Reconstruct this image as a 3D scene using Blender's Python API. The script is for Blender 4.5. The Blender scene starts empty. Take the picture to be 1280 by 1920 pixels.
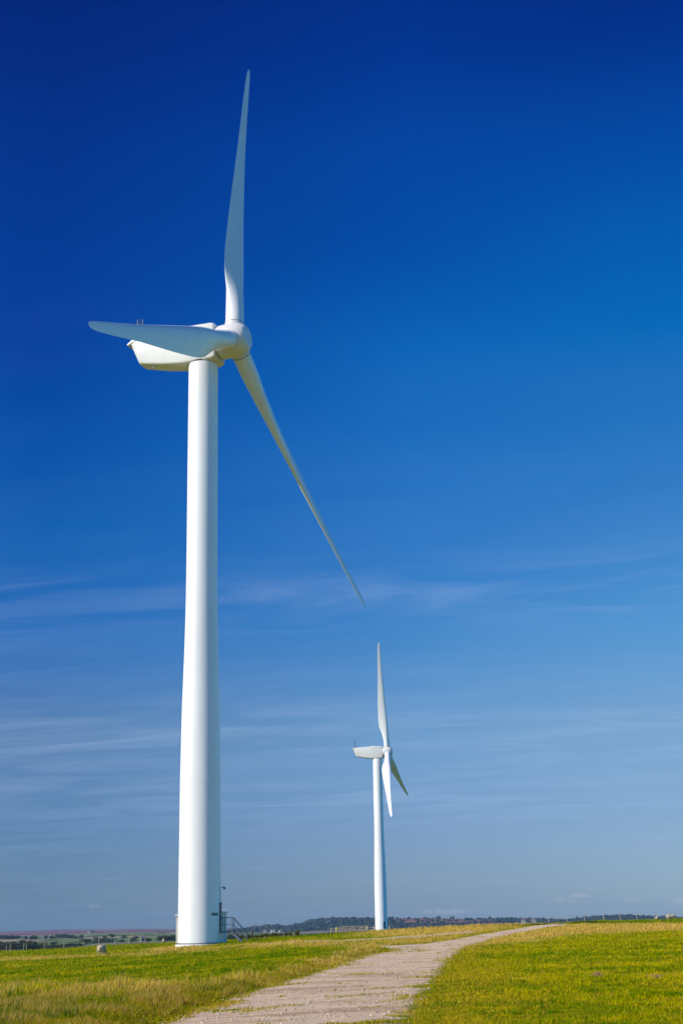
import bpy, math, numpy as np
from mathutils import Vector, Matrix
rng = np.random.default_rng(7)
R = math.radians
S = bpy.context.scene
COL = S.collection

# ---------------------------------------------------------------- camera
FPX, PITCH, ROLL, EYE = 2812.6, 0.271653, 0.01842, 1.7
CF = np.array([0, math.cos(PITCH), math.sin(PITCH)])
_u = np.array([0, -math.sin(PITCH), math.cos(PITCH)]); _r = np.array([1., 0, 0])
CR = math.cos(ROLL) * _r - math.sin(ROLL) * _u
CU = math.sin(ROLL) * _r + math.cos(ROLL) * _u
cd = bpy.data.cameras.new('camera'); cam = bpy.data.objects.new('camera', cd); COL.objects.link(cam)
cd.sensor_fit = 'VERTICAL'; cd.sensor_height = 36; cd.sensor_width = 24
cd.lens = FPX / 1920 * 36; cd.clip_start = 0.1; cd.clip_end = 40000
m = Matrix.Identity(4)
for i in range(3):
    m[i][0] = CR[i]; m[i][1] = CU[i]; m[i][2] = -CF[i]
m[2][3] = EYE
cam.matrix_world = m
S.camera = cam

# ---------------------------------------------------------------- light
SUN_EL, SUN_AZ = R(31), R(-117.5)      # azimuth from +Y towards +X
sdir = Vector((math.cos(SUN_EL) * math.sin(SUN_AZ), math.cos(SUN_EL) * math.cos(SUN_AZ), math.sin(SUN_EL)))
ld = bpy.data.lights.new('sun', 'SUN'); ld.energy = 4.5; ld.angle = R(0.53); ld.color = (1.0, 0.92, 0.76)
lo = bpy.data.objects.new('sun', ld); COL.objects.link(lo)
lo.rotation_euler = sdir.to_track_quat('Z', 'Y').to_euler(); lo.location = (-60, -20, 60)
S.view_settings.view_transform = 'Standard'; S.view_settings.look = 'None'
S.view_settings.exposure = 0.4; S.view_settings.gamma = 1; S.view_settings.use_curve_mapping = False
S.render.engine = 'CYCLES'
S.cycles.use_denoising = True
S.cycles.max_bounces = 6; S.cycles.volume_bounces = 0
S.cycles.transparent_max_bounces = 4

def N(nt, t, **k):
    n = nt.nodes.new(t)
    for a, b in k.items():
        setattr(n, a, b)
    return n
def L(nt, a, b): nt.links.new(a, b)
def math_n(nt, op, a, b=None, clamp=False):
    n = N(nt, 'ShaderNodeMath', operation=op, use_clamp=clamp)
    for i, v in enumerate((a, b)):
        if v is None: continue
        if isinstance(v, (int, float)): n.inputs[i].default_value = v
        else: L(nt, v, n.inputs[i])
    return n.outputs[0]
def mixc(nt, f, a, b, mode='MIX'):
    n = N(nt, 'ShaderNodeMix', data_type='RGBA', blend_type=mode)
    n.clamp_factor = True
    for s, v in ((0, f), (6, a), (7, b)):
        if isinstance(v, (int, float)): n.inputs[s].default_value = v
        elif isinstance(v, tuple): n.inputs[s].default_value = (*v[:3], 1)
        else: L(nt, v, n.inputs[s])
    return n.outputs[2]
def ramp(nt, f, stops, mode='LINEAR'):
    n = N(nt, 'ShaderNodeValToRGB'); cr = n.color_ramp; cr.interpolation = mode
    while len(cr.elements) < len(stops): cr.elements.new(0.5)
    for e, (p, c) in zip(cr.elements, stops):
        e.position = p; e.color = (*c, 1) if isinstance(c, tuple) else (c, c, c, 1)
    L(nt, f, n.inputs[0]); return n.outputs[0]
def noise(nt, vec, scale, detail=4, rough=0.55, dist=0.0, out=0):
    n = N(nt, 'ShaderNodeTexNoise'); n.inputs['Scale'].default_value = scale
    n.inputs['Detail'].default_value = detail; n.inputs['Roughness'].default_value = rough
    n.inputs['Distortion'].default_value = dist
    if vec is not None: L(nt, vec, n.inputs['Vector'])
    return n.outputs[out]

def build_world():
    w = bpy.data.worlds.new('World'); S.world = w; w.use_nodes = True
    nt = w.node_tree; nt.nodes.clear()
    out = N(nt, 'ShaderNodeOutputWorld'); bg = N(nt, 'ShaderNodeBackground'); L(nt, bg.outputs[0], out.inputs[0])
    sky = N(nt, 'ShaderNodeTexSky', sky_type='NISHITA', sun_disc=False)
    sky.sun_elevation = SUN_EL; sky.sun_rotation = SUN_AZ; sky.altitude = 250; sky.air_density = 1.0; sky.dust_density = 0.3; sky.ozone_density = 2.0
    tc = N(nt, 'ShaderNodeTexCoord'); sep = N(nt, 'ShaderNodeSeparateXYZ'); L(nt, tc.outputs['Generated'], sep.inputs[0])
    el = math_n(nt, 'MULTIPLY', math_n(nt, 'ARCSINE', sep.outputs[2]), 180 / math.pi)
    az = math_n(nt, 'MULTIPLY', math_n(nt, 'ARCTAN2', sep.outputs[0], sep.outputs[1]), 180 / math.pi)
    # polariser-like deepening of the physical sky with elevation, a little stronger towards the left
    f = math_n(nt, 'DIVIDE', el, 40.0, True)
    tl, tcn, trt = (ramp(nt, f, q) for q in SKY_STOPS)
    wl = math_n(nt, 'DIVIDE', math_n(nt, 'ADD', az, 11.5), 14.5, True); wr = math_n(nt, 'DIVIDE', math_n(nt, 'SUBTRACT', az, 3.0), 8.5, True)
    tint = mixc(nt, wr, mixc(nt, wl, tl, tcn), trt)
    col = mixc(nt, 1.0, sky.outputs[0], tint, 'MULTIPLY')
    # outside the view, green and blue are raised as added fill for shaded sides
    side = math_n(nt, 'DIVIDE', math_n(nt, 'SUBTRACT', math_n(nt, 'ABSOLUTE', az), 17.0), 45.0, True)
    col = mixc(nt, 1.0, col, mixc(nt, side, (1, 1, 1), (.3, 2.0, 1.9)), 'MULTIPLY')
    # cirrus: noise on a cloud sheet far overhead, streaked along X
    dz = math_n(nt, 'ADD', math_n(nt, 'MAXIMUM', sep.outputs[2], 0.0), 0.06)
    cx = math_n(nt, 'DIVIDE', sep.outputs[0], dz); cy = math_n(nt, 'DIVIDE', sep.outputs[1], dz)
    cmb = N(nt, 'ShaderNodeCombineXYZ'); L(nt, math_n(nt, 'MULTIPLY', cx, 1.25), cmb.inputs[0])
    L(nt, math_n(nt, 'ADD', math_n(nt, 'MULTIPLY', cy, 3.2), math_n(nt, 'MULTIPLY', cx, 0.55)), cmb.inputs[1])
    n1 = noise(nt, cmb.outputs[0], 1.1, 9, 0.62, 0.7)
    cm2 = N(nt, 'ShaderNodeCombineXYZ'); L(nt, math_n(nt, 'MULTIPLY', cx, 0.35), cm2.inputs[0]); L(nt, math_n(nt, 'MULTIPLY', cy, 0.9), cm2.inputs[1]); cm2.inputs[2].default_value = 3.3
    n2 = noise(nt, cm2.outputs[0], 1.0, 3, 0.5, 0.3)
    c1 = ramp(nt, n1, [(0.42, 0.0), (0.72, 1.0)])
    c2 = ramp(nt, n2, [(0.38, 0.3), (0.62, 1.0)])
    e = math_n(nt, 'DIVIDE', el, 30.0, True)
    band = ramp(nt, e, [(0.0, 0.25), (0.10, 0.5), (0.17, 0.9), (0.24, 0.85), (0.30, 0.35), (0.365, 0.55), (0.41, 1.0), (0.45, 0.25), (0.60, 0.12), (0.8, 0.0)])
    cf = math_n(nt, 'MULTIPLY', math_n(nt, 'MULTIPLY', c1, c2), math_n(nt, 'MULTIPLY', band, 0.30))
    col = mixc(nt, cf, col, CLOUD_COL)
    # a few small far cumulus tops just over the horizon
    nz = noise(nt, tc.outputs['Generated'], 120, 4, 0.6)
    tot = None
    for (a, el0, ra, re_) in CUMULUS:
        dx = math_n(nt, 'DIVIDE', math_n(nt, 'SUBTRACT', az, a), ra); dy = math_n(nt, 'DIVIDE', math_n(nt, 'SUBTRACT', el, el0), re_)
        d = math_n(nt, 'ADD', math_n(nt, 'MULTIPLY', dx, dx), math_n(nt, 'MULTIPLY', dy, dy))
        s = math_n(nt, 'SUBTRACT', 1.0, d, True)
        tot = s if tot is None else math_n(nt, 'MAXIMUM', tot, s)
    pf = math_n(nt, 'MULTIPLY', math_n(nt, 'MULTIPLY', tot, ramp(nt, nz, [(0.35, 0.0), (0.6, 1.0)])), 0.42)
    col = mixc(nt, pf, col, PUFF_COL)
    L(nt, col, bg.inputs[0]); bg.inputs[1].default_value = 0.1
#SKYA
SKY_STOPS = [[(0.0, (0.1531, 0.2453, 0.4849)), (0.09090909090909091, (0.1885, 0.311, 0.5729)), (0.18181818181818182, (0.2645, 0.3855, 0.6027)), (0.2727272727272727, (0.0855, 0.3443, 0.7314)), (0.36363636363636365, (0.0141, 0.3092, 0.7529)), (0.45454545454545453, (0.0004, 0.2577, 0.7578)), (0.5454545454545454, (0.0004, 0.1828, 0.7328)), (0.6363636363636364, (0.0004, 0.1726, 0.7256)), (0.7272727272727273, (0.0004, 0.1492, 0.6791)), (0.8181818181818182, (0.0004, 0.1023, 0.5762)), (0.9090909090909091, (0.0004, 0.0869, 0.5382)), (1.0, (0.0004, 0.0869, 0.5382))], [(0.0, (0.2413, 0.3371, 0.5793)), (0.09090909090909091, (0.3159, 0.42, 0.6923)), (0.18181818181818182, (0.3561, 0.5262, 0.7388)), (0.2727272727272727, (0.1844, 0.4948, 0.8122)), (0.36363636363636365, (0.1145, 0.4675, 0.8865)), (0.45454545454545453, (0.0514, 0.4562, 0.9411)), (0.5454545454545454, (0.0004, 0.4364, 0.9878)), (0.6363636363636364, (0.0004, 0.2982, 0.9077)), (0.7272727272727273, (0.0004, 0.2659, 0.9321)), (0.8181818181818182, (0.0004, 0.1721, 0.7982)), (0.9090909090909091, (0.0004, 0.1202, 0.6871)), (1.0, (0.0004, 0.1202, 0.6871))], [(0.0, (0.3045, 0.4192, 0.6833)), (0.09090909090909091, (0.345, 0.45, 0.6935)), (0.18181818181818182, (0.4187, 0.542, 0.7116)), (0.2727272727272727, (0.2534, 0.5726, 0.8331)), (0.36363636363636365, (0.147, 0.5095, 0.8557)), (0.45454545454545453, (0.0839, 0.4922, 0.9074)), (0.5454545454545454, (0.0027, 0.4718, 0.9554)), (0.6363636363636364, (0.0004, 0.3987, 0.9672)), (0.7272727272727273, (0.0004, 0.2764, 0.9027)), (0.8181818181818182, (0.0004, 0.1432, 0.7014)), (0.9090909090909091, (0.0004, 0.1211, 0.6565)), (1.0, (0.0004, 0.1211, 0.6565))]]
#SKYB
CLOUD_COL = (3.6, 4.6, 6.4)
PUFF_COL = (4.2, 4.2, 5.0)
CUMULUS = [(7.8, 0.9, .55, .13), (8.4, 1.05, .5, .1), (12.2, .8, .6, .16), (3.6, .6, 1.2, .13), (10.3, .85, .35, .12), (-9.2, 1.0, .4, .08)]
build_world()

# ---------------------------------------------------------------- materials
def mat(name, base, rough=0.6, build=None, spec=0.5, metal=0.0):
    M = bpy.data.materials.new(name); M.use_nodes = True; nt = M.node_tree
    p = nt.nodes['Principled BSDF']
    p.inputs['Base Color'].default_value = (*base, 1); p.inputs['Roughness'].default_value = rough
    p.inputs['Specular IOR Level'].default_value = spec; p.inputs['Metallic'].default_value = metal
    if build: build(nt, p)
    return M
def objco(nt): return N(nt, 'ShaderNodeTexCoord').outputs['Object']
def stretch(nt, v, s):
    n = N(nt, 'ShaderNodeMapping'); n.inputs['Scale'].default_value = s; L(nt, v, n.inputs['Vector']); return n.outputs[0]
def bump(nt, p, h, strength, dist):
    b = N(nt, 'ShaderNodeBump'); b.inputs['Strength'].default_value = strength; b.inputs['Distance'].default_value = dist
    L(nt, h, b.inputs['Height']); L(nt, b.outputs[0], p.inputs['Normal'])
def varied(c1, c2, scale, st=(1, 1, 1), bmp=0, bd=0.01):
    def f(nt, p):
        v = stretch(nt, objco(nt), st); n = noise(nt, v, scale, 5, 0.6)
        L(nt, ramp(nt, n, [(0.3, c1), (0.7, c2)]), p.inputs['Base Color'])
        if bmp: bump(nt, p, n, bmp, bd)
    return f
M_TOWER = mat('tower_paint', (.8, .8, .78), .38, varied((.66, .665, .655), (.79, .79, .775), .35, (1, 1, .12)))
M_BLADE = mat('blade_gelcoat', (.8, .8, .78), .32, varied((.66, .665, .65), (.73, .73, .71), .5, (1, 1, .3)))
M_NAC = mat('nacelle_gelcoat', (.8, .79, .76), .35, varied((.60, .585, .54), (.68, .665, .62), .45))
M_GAP = mat('dark_rubber_gap', (.03, .03, .03), .8)
M_STEEL = mat('galvanised_steel', (.22, .24, .26), .45, varied((.08, .095, .115), (.15, .17, .19), 3), metal=.4)
M_DARKDOOR = mat('dark_door_paint', (.04, .055, .07), .5)
M_LETTER = mat('dark_lettering', (.015, .025, .04), .6)
M_CONC = mat('pale_concrete', (.45, .44, .4), .85, varied((.36, .35, .32), (.52, .5, .46), 2, bmp=.3))
M_KIOSK = mat('kiosk_grp', (.58, .55, .47), .6, varied((.52, .49, .42), (.63, .60, .52), 1.2, (1, 1, .3)))
M_KROOF = mat('kiosk_roof', (.62, .6, .53), .6, varied((.56, .54, .48), (.68, .66, .58), 1.2))
M_WOODP = mat('weathered_post_wood', (.3, .25, .18), .85, varied((.22, .18, .13), (.42, .36, .27), 4, (1, 1, .2), bmp=.3))
M_YELLOWP = mat('yellow_post_paint', (.45, .4, .05), .6, varied((.38, .34, .04), (.5, .46, .08), 5))
M_DARKWOOD = mat('dark_wood', (.06, .05, .04), .85, varied((.04, .035, .03), (.09, .07, .05), 5))
M_WIRE = mat('fence_wire', (.18, .18, .17), .6, metal=.3)
M_BARK = mat('tree_bark', (.07, .05, .035), .9, varied((.05, .035, .025), (.1, .075, .05), 2, bmp=.3))
M_STONEW = mat('farm_stone', (.3, .27, .22), .9, varied((.22, .2, .17), (.38, .34, .28), .5))
M_WHITEW = mat('white_render', (.75, .73, .68), .8, varied((.66, .64, .6), (.8, .78, .74), .3))
M_SLATE = mat('slate_roof', (.12, .11, .11), .6, varied((.09, .085, .085), (.16, .145, .14), .6))
M_ROCK = mat('pale_crag', (.45, .42, .38), .9, varied((.35, .32, .3), (.55, .52, .48), .1))
M_WALL = mat('dry_stone', (.12, .11, .1), .95, varied((.04, .042, .03), (.10, .095, .07), .9, bmp=.4))
M_GLASS = mat('window_glass', (.03, .04, .05), .15)

# ---------------------------------------------------------------- mesh helpers
def link(name, me, material=None, parent=None):
    o = bpy.data.objects.new(name, me); COL.objects.link(o)
    if material: me.materials.append(material)
    if parent: o.parent = parent
    return o
def tag(o, label=None, cat=None, group=None, kind=None):
    if label: o['label'] = label
    if cat: o['category'] = cat
    if group: o['group'] = group
    if kind: o['kind'] = kind
    return o
def empty(name, loc, label, cat, group=None, rz=0):
    o = bpy.data.objects.new(name, None); COL.objects.link(o); o.location = loc; o.rotation_euler = (0, 0, rz)
    o.empty_display_size = .3
    return tag(o, label, cat, group)
def smooth_by_angle(me, deg=35):
    me.polygons.foreach_set('use_smooth', [True] * len(me.polygons))
    me.set_sharp_from_angle(angle=R(deg))
class MB:
    def __init__(s): s.v = []; s.f = []
    def add(s, vs, fs):
        b = len(s.v); s.v += [tuple(map(float, p)) for p in vs]; s.f += [tuple(b + i for i in f) for f in fs]
    def box(s, c, d, rot=None):
        P = []
        for x in (-.5, .5):
            for y in (-.5, .5):
                for z in (-.5, .5):
                    p = Vector((x * d[0], y * d[1], z * d[2]))
                    if rot is not None: p = rot @ p
                    P.append(Vector(c) + p)
        s.add(P, [(0, 1, 3, 2), (4, 6, 7, 5), (0, 4, 5, 1), (2, 3, 7, 6), (0, 2, 6, 4), (1, 5, 7, 3)])
    def tube(s, p, q, r, n=8, r2=None, caps=True):
        p = Vector(p); q = Vector(q); r2 = r if r2 is None else r2
        d = (q - p).normalized(); a = d.orthogonal().normalized(); b = d.cross(a)
        V = []
        for c, rr in ((p, r), (q, r2)):
            for i in range(n):
                t = 2 * math.pi * i / n; V.append(c + rr * (math.cos(t) * a + math.sin(t) * b))
        F = [(i, (i + 1) % n, n + (i + 1) % n, n + i) for i in range(n)]
        if caps: F += [tuple(range(n))[::-1], tuple(range(n, 2 * n))]
        s.add(V, F)
    def lathe(s, o, ax, prof, n=64, caps=True):
        o = Vector(o); ax = Vector(ax).normalized(); a = ax.orthogonal().normalized(); b = ax.cross(a)
        V = []
        for (h, r) in prof:
            for i in range(n):
                t = 2 * math.pi * i / n; V.append(o + ax * h + r * (math.cos(t) * a + math.sin(t) * b))
        F = [(k * n + i, k * n + (i + 1) % n, (k + 1) * n + (i + 1) % n, (k + 1) * n + i) for k in range(len(prof) - 1) for i in range(n)]
        if caps: F += [tuple(range(n))[::-1], tuple(range((len(prof) - 1) * n, len(prof) * n))]
        s.add(V, F)
    def loft(s, rings, closed_caps=True):
        n = len(rings[0]); V = [p for r in rings for p in r]
        F = [(k * n + i, k * n + (i + 1) % n, (k + 1) * n + (i + 1) % n, (k + 1) * n + i) for k in range(len(rings) - 1) for i in range(n)]
        if closed_caps: F += [tuple(range(n))[::-1], tuple(range((len(rings) - 1) * n, len(rings) * n))]
        s.add(V, F)
    def build(s, name, material, parent=None, smooth=35):
        me = bpy.data.meshes.new(name); me.from_pydata(s.v, [], s.f); me.validate(); me.update()
        import bmesh
        bm = bmesh.new(); bm.from_mesh(me); bmesh.ops.recalc_face_normals(bm, faces=bm.faces[:]); bm.to_mesh(me); bm.free()
        if smooth: smooth_by_angle(me, smooth)
        return link(name, me, material, parent)
def np_mesh(name, V, F, material, parent=None, smooth=False, attrs=None):
    me = bpy.data.meshes.new(name); k = F.shape[1]
    me.vertices.add(len(V)); me.vertices.foreach_set('co', V.astype(np.float32).ravel())
    me.loops.add(F.size); me.loops.foreach_set('vertex_index', F.astype(np.int32).ravel())
    me.polygons.add(len(F)); me.polygons.foreach_set('loop_start', np.arange(0, F.size, k, dtype=np.int32))
    me.update(calc_edges=True)
    if smooth: me.polygons.foreach_set('use_smooth', np.ones(len(F), bool))
    for nm, (typ, arr) in (attrs or {}).items():
        a = me.attributes.new(nm, typ, 'POINT')
        a.data.foreach_set('color' if typ == 'FLOAT_COLOR' else 'value', arr.astype(np.float32).ravel())
    return link(name, me, material, parent)

# ---------------------------------------------------------------- terrain
_T = rng.random((256, 256))
def vnoise(x, y):
    xi = np.floor(x).astype(int); yi = np.floor(y).astype(int); fx = x - xi; fy = y - yi
    fx = fx * fx * (3 - 2 * fx); fy = fy * fy * (3 - 2 * fy)
    a = _T[xi & 255, yi & 255]; b = _T[(xi + 1) & 255, yi & 255]; c = _T[xi & 255, (yi + 1) & 255]; d = _T[(xi + 1) & 255, (yi + 1) & 255]
    return (a * (1 - fx) + b * fx) * (1 - fy) + (c * (1 - fx) + d * fx) * fy - .5
def fbm(x, y, o=4):
    s = 0; a = 1
    for i in range(o): s = s + a * vnoise(x + 17.3 * i, y - 9.1 * i); x = x * 2.03; y = y * 2.03; a *= .5
    return s
def sstep(a, b, x):
    t = np.clip((x - a) / (b - a), 0, 1); return t * t * (3 - 2 * t)
def project(x, y, z):
    zz = z - EYE
    F = x * CF[0] + y * CF[1] + zz * CF[2]; U = x * CU[0] + y * CU[1] + zz * CU[2]; Rr = x * CR[0] + y * CR[1] + zz * CR[2]
    return 640 + FPX * Rr / F, 960 - FPX * U / F
def z_of(x, y, v):
    k = v - 960
    return EYE - (FPX * (x * CU[0] + y * CU[1]) + k * (x * CF[0] + y * CF[1])) / (FPX * CU[2] + k * CF[2])
def th_of_u(u): return np.arctan((np.asarray(u, float) - 640) * 0.963 / (FPX * 0.9997) * 1.0777 * .963)
# exact bearing of an image column at the horizon, by table
_tt = np.linspace(-.9, .9, 4001); _uu = project(np.sin(_tt) * 1e4, np.cos(_tt) * 1e4, EYE)[0]
def th_of_u(u): return np.interp(u, _uu, _tt)
def u_of_th(t): return np.interp(np.abs(t) * np.sign(t), _tt, _uu)
K = np.array([-400, 0, 100, 200, 300, 373, 480, 540, 620, 700, 850, 985, 1030, 1150, 1280, 1700.])
def vz(r, vs):   # heights at radius r for image rows vs at knots K
    t = th_of_u(K); return z_of(np.sin(t) * r, np.cos(t) * r, np.asarray(vs, float))
hor = np.array([project(np.sin(t) * 1e5, np.cos(t) * 1e5, EYE)[1] for t in th_of_u(K)])
DC = np.array([280, 280, 280, 270, 240, 215, 185, 178, 175, 180, 190, 200, 200, 220, 225, 225.])
ZC = np.array([-1.4, -1.05, -.85, -.30,   .10, .42, .78, 1.0, 1.2, 1.36, 1.72, 1.85, 1.98, 2.05, 2.15, 2.3])
rows = []
rows.append((600, np.array([-5, -5, -4.6, -2.1, -2, -2.5, -4, -2.5, -.6, 0, 0, -1, -3, -4, -4, -4.])))
rows.append((1000, np.array([-8.5, -8.5, -8.3, -4, -3.9, -4.5, -7, -5, -4, -3, -3, -6, -8, -8, -8, -8.])))
rows.append((1500, np.array([-9.5, -9.5, -9, -6.5, -6.4, -7, -11, -12, -12, -12, -12, -12, -12, -12, -12, -12.])))
rows.append((2000, vz(2000, hor + 14)))
rows.append((3400, vz(3400, hor + np.array([3, 2, 1.5, 1, 1, 1, 5, 6, 8, 8, 8, 8, 4, 4, 4, 4.]))))
hillA = np.array([-400, 0, 100, 200, 300, 373, 480, 540, 620, 700, 850, 985, 1030, 1150, 1280, 1700.])
skyA_u = np.array([-400, 0, 373, 430, 455, 480, 500, 515, 535, 547, 565, 585, 600, 640, 680, 720, 750, 800, 850, 900, 950, 985, 1020, 1060, 1095, 1110, 1130, 1180, 1220, 1260, 1700.])
skyA_v = np.array([1757, 1752.5, 1747, 1747, 1745, 1741, 1739, 1738, 1740, 1738.5, 1735, 1729, 1726.5, 1725, 1726, 1726, 1723.5, 1722.5, 1723, 1723, 1722.5, 1724, 1724, 1725.5, 1723, 1721, 1719.5, 1719.5, 1721, 1723, 1723.])
NU, NR = 360, 420
ug = np.linspace(-400, 1700, NU); lr = np.linspace(math.log(2), math.log(9500), NR); rg = np.exp(lr)
def kin(vals, u=ug): return np.interp(u, K, vals)
tg = th_of_u(ug)
dc = kin(DC); zc = kin(ZC)
z600 = kin(rows[0][1]); z1000 = kin(rows[1][1]); z1500 = kin(rows[2][1]); z2000 = kin(rows[3][1]); z3400 = kin(rows[4][1])
vA = np.interp(ug, skyA_u, skyA_v); zA = z_of(np.sin(tg) * 4900, np.cos(tg) * 4900, vA)
vM = np.interp(ug, [-400, 0, 40, 100, 200, 320, 420, 500, 560, 1700], [1756, 1747, 1745.5, 1743.5, 1742.6, 1741.6, 1740.6, 1739.8, 1741, 1722])
zM = z_of(np.sin(tg) * 7200, np.cos(tg) * 7200, vM)
def pchip(xk, yk, x):
    h = np.diff(xk); d = np.diff(yk) / h; mslope = np.zeros(len(xk))
    for i in range(1, len(xk) - 1):
        if d[i - 1] * d[i] > 0: mslope[i] = 2 * d[i - 1] * d[i] / (d[i - 1] + d[i])
    mslope[0] = d[0]; mslope[-1] = d[-1]
    j = np.clip(np.searchsorted(xk, x) - 1, 0, len(h) - 1); t = (x - xk[j]) / h[j]; t = np.clip(t, 0, 1)
    return (yk[j] * (1 + 2 * t) * (1 - t) ** 2 + mslope[j] * h[j] * t * (1 - t) ** 2 + yk[j + 1] * t * t * (3 - 2 * t) - mslope[j + 1] * h[j] * t * t * (1 - t))
ZT = np.zeros((NU, NR))
for i in range(NU):
    xs = [0, 25, dc[i] * .4, dc[i] * .72, dc[i], dc[i] * 1.25, 600, 1000, 1500, 2000, 3400, 4900, 6000, 7200, 9500]
    p = lambda q: zc[i] * q ** 1.15
    ys = [0, p(25 / dc[i]), p(.4), p(.72), zc[i], zc[i] - .55, z600[i], z1000[i], z1500[i], z2000[i], z3400[i], zA[i], (zA[i] + zM[i]) / 2 - 6, zM[i], zM[i] - 30]
    ZT[i] = pchip(np.array(xs), np.array(ys), rg)
kern = np.exp(-np.linspace(-2, 2, 7) ** 2); kern /= kern.sum()
near = rg < 1000
pad = np.pad(ZT, ((3, 3), (0, 0)), 'edge'); sm = sum(kern[k] * pad[k:k + NU] for k in range(7)); ZT[:, near] = sm[:, near]
def z_base(x, y):
    r = np.maximum(np.hypot(x, y), 2.01); t = np.arctan2(x, y); u = np.clip(u_of_th(np.clip(t, -.85, .85)), -399, 1699)
    fi = (u + 400) / 2100 * (NU - 1); fj = (np.log(np.minimum(r, 9490)) - lr[0]) / (lr[-1] - lr[0]) * (NR - 1)
    i = np.clip(fi.astype(int), 0, NU - 2); j = np.clip(fj.astype(int), 0, NR - 2); a = fi - i; b = fj - j
    z = (ZT[i, j] * (1 - a) + ZT[i + 1, j] * a) * (1 - b) + (ZT[i, j + 1] * (1 - a) + ZT[i + 1, j + 1] * a) * b
    return z
def hit(u, v, rmin=20):
    """ground point seen at an image position (on the smooth terrain)"""
    t = float(th_of_u(u)); rr = np.exp(np.linspace(math.log(rmin), math.log(9000), 3000))
    for _ in range(2):
        x = np.sin(t) * rr; y = np.cos(t) * rr; z = z_base(x, y); uu, vv = project(x, y, z)
        k = np.argmax(vv <= v) if (vv <= v).any() else int(np.argmin(vv)); t += float(th_of_u(u) - th_of_u(uu[k]))
    return np.array([x[k], y[k]])
def poly_world(pts, rmin=20): return np.array([hit(u, v, rmin) for u, v in pts])
def sdist(px, py, P):
    """signed distance to a closed polygon, negative inside"""
    px = np.asarray(px, float); py = np.asarray(py, float)
    d2 = np.full(px.shape, 1e18); ins = np.zeros(px.shape, bool); n = len(P)
    for i in range(n):
        a = P[i]; b = P[(i + 1) % n]; e = b - a; wx = px - a[0]; wy = py - a[1]
        t = np.clip((wx * e[0] + wy * e[1]) / max(e @ e, 1e-9), 0, 1)
        d2 = np.minimum(d2, (wx - e[0] * t) ** 2 + (wy - e[1] * t) ** 2)
        c = (a[1] > py) != (b[1] > py)
        with np.errstate(divide='ignore', invalid='ignore'):
            xi = (b[0] - a[0]) * (py - a[1]) / (b[1] - a[1] if b[1] != a[1] else 1e-9) + a[0]
        ins ^= c & (px < xi)
    return np.where(ins, -1, 1) * np.sqrt(d2)
TRACK = poly_world([(745, 1920), (768, 1890), (784, 1862), (806, 1840), (822, 1820), (838, 1800), (858, 1783), (885, 1771), (915, 1763), (945, 1755), (974, 1749), (1005, 1743), (1040, 1737.5), (1068, 1734),
                    (1066, 1731), (1030, 1733), (1000, 1736), (970, 1740.5), (940, 1745.5), (900, 1752.5), (850, 1761.5), (800, 1769), (760, 1772), (712, 1773.5), (700, 1775), (745, 1780),
                    (728, 1784), (685, 1794), (620, 1816), (560, 1836), (480, 1860), (392, 1889), (318, 1920)], 12)
# carry the track on under the camera
TRACK = np.vstack([[[1.9, 20], [2.4, -30], [-2.8, -30], [-3.8, 18]], TRACK[::-1]])[::-1]
SPUR = poly_world([(480, 1770), (560, 1766), (640, 1763), (720, 1759), (800, 1753), (880, 1746), (900, 1750), (800, 1759), (720, 1763.5), (640, 1767), (560, 1769), (480, 1773)])
def z_ground(x, y):
    x = np.asarray(x, float); y = np.asarray(y, float)
    z = z_base(x, y); r = np.hypot(x, y)
    nf = 1 - sstep(250, 420, r)
    if np.ndim(x) and x.size > 0:
        sd = sdist(x, y, TRACK)
    else:
        sd = sdist(np.array([x]), np.array([y]), TRACK)[0]
    left = sstep(1, -4, x - (-1.0 + y * .045)) # west verge stands a little higher than the track
    z = z + nf * (sstep(0.0, 1.3, sd) * (.04 + .17 * left * (1 - sstep(70, 110, r))))
    z = z + nf * (fbm(x * .11, y * .11, 3) * .10 * sstep(0, 8, sd) * (r < 1e9) + fbm(x * .6, y * .6, 2) * (.03 + .035 * sstep(0, 1, sd)) + fbm(x * 1.7, y * 1.7, 3) * (.028 + .05 * left * sstep(.2, 1.5, sd) * (r < 120)))
    z = z + (1 - nf) * fbm(x * .004, y * .004, 4) * np.clip((r - 420) / 3000, 0, 1) * 5.0
    return z

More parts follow.
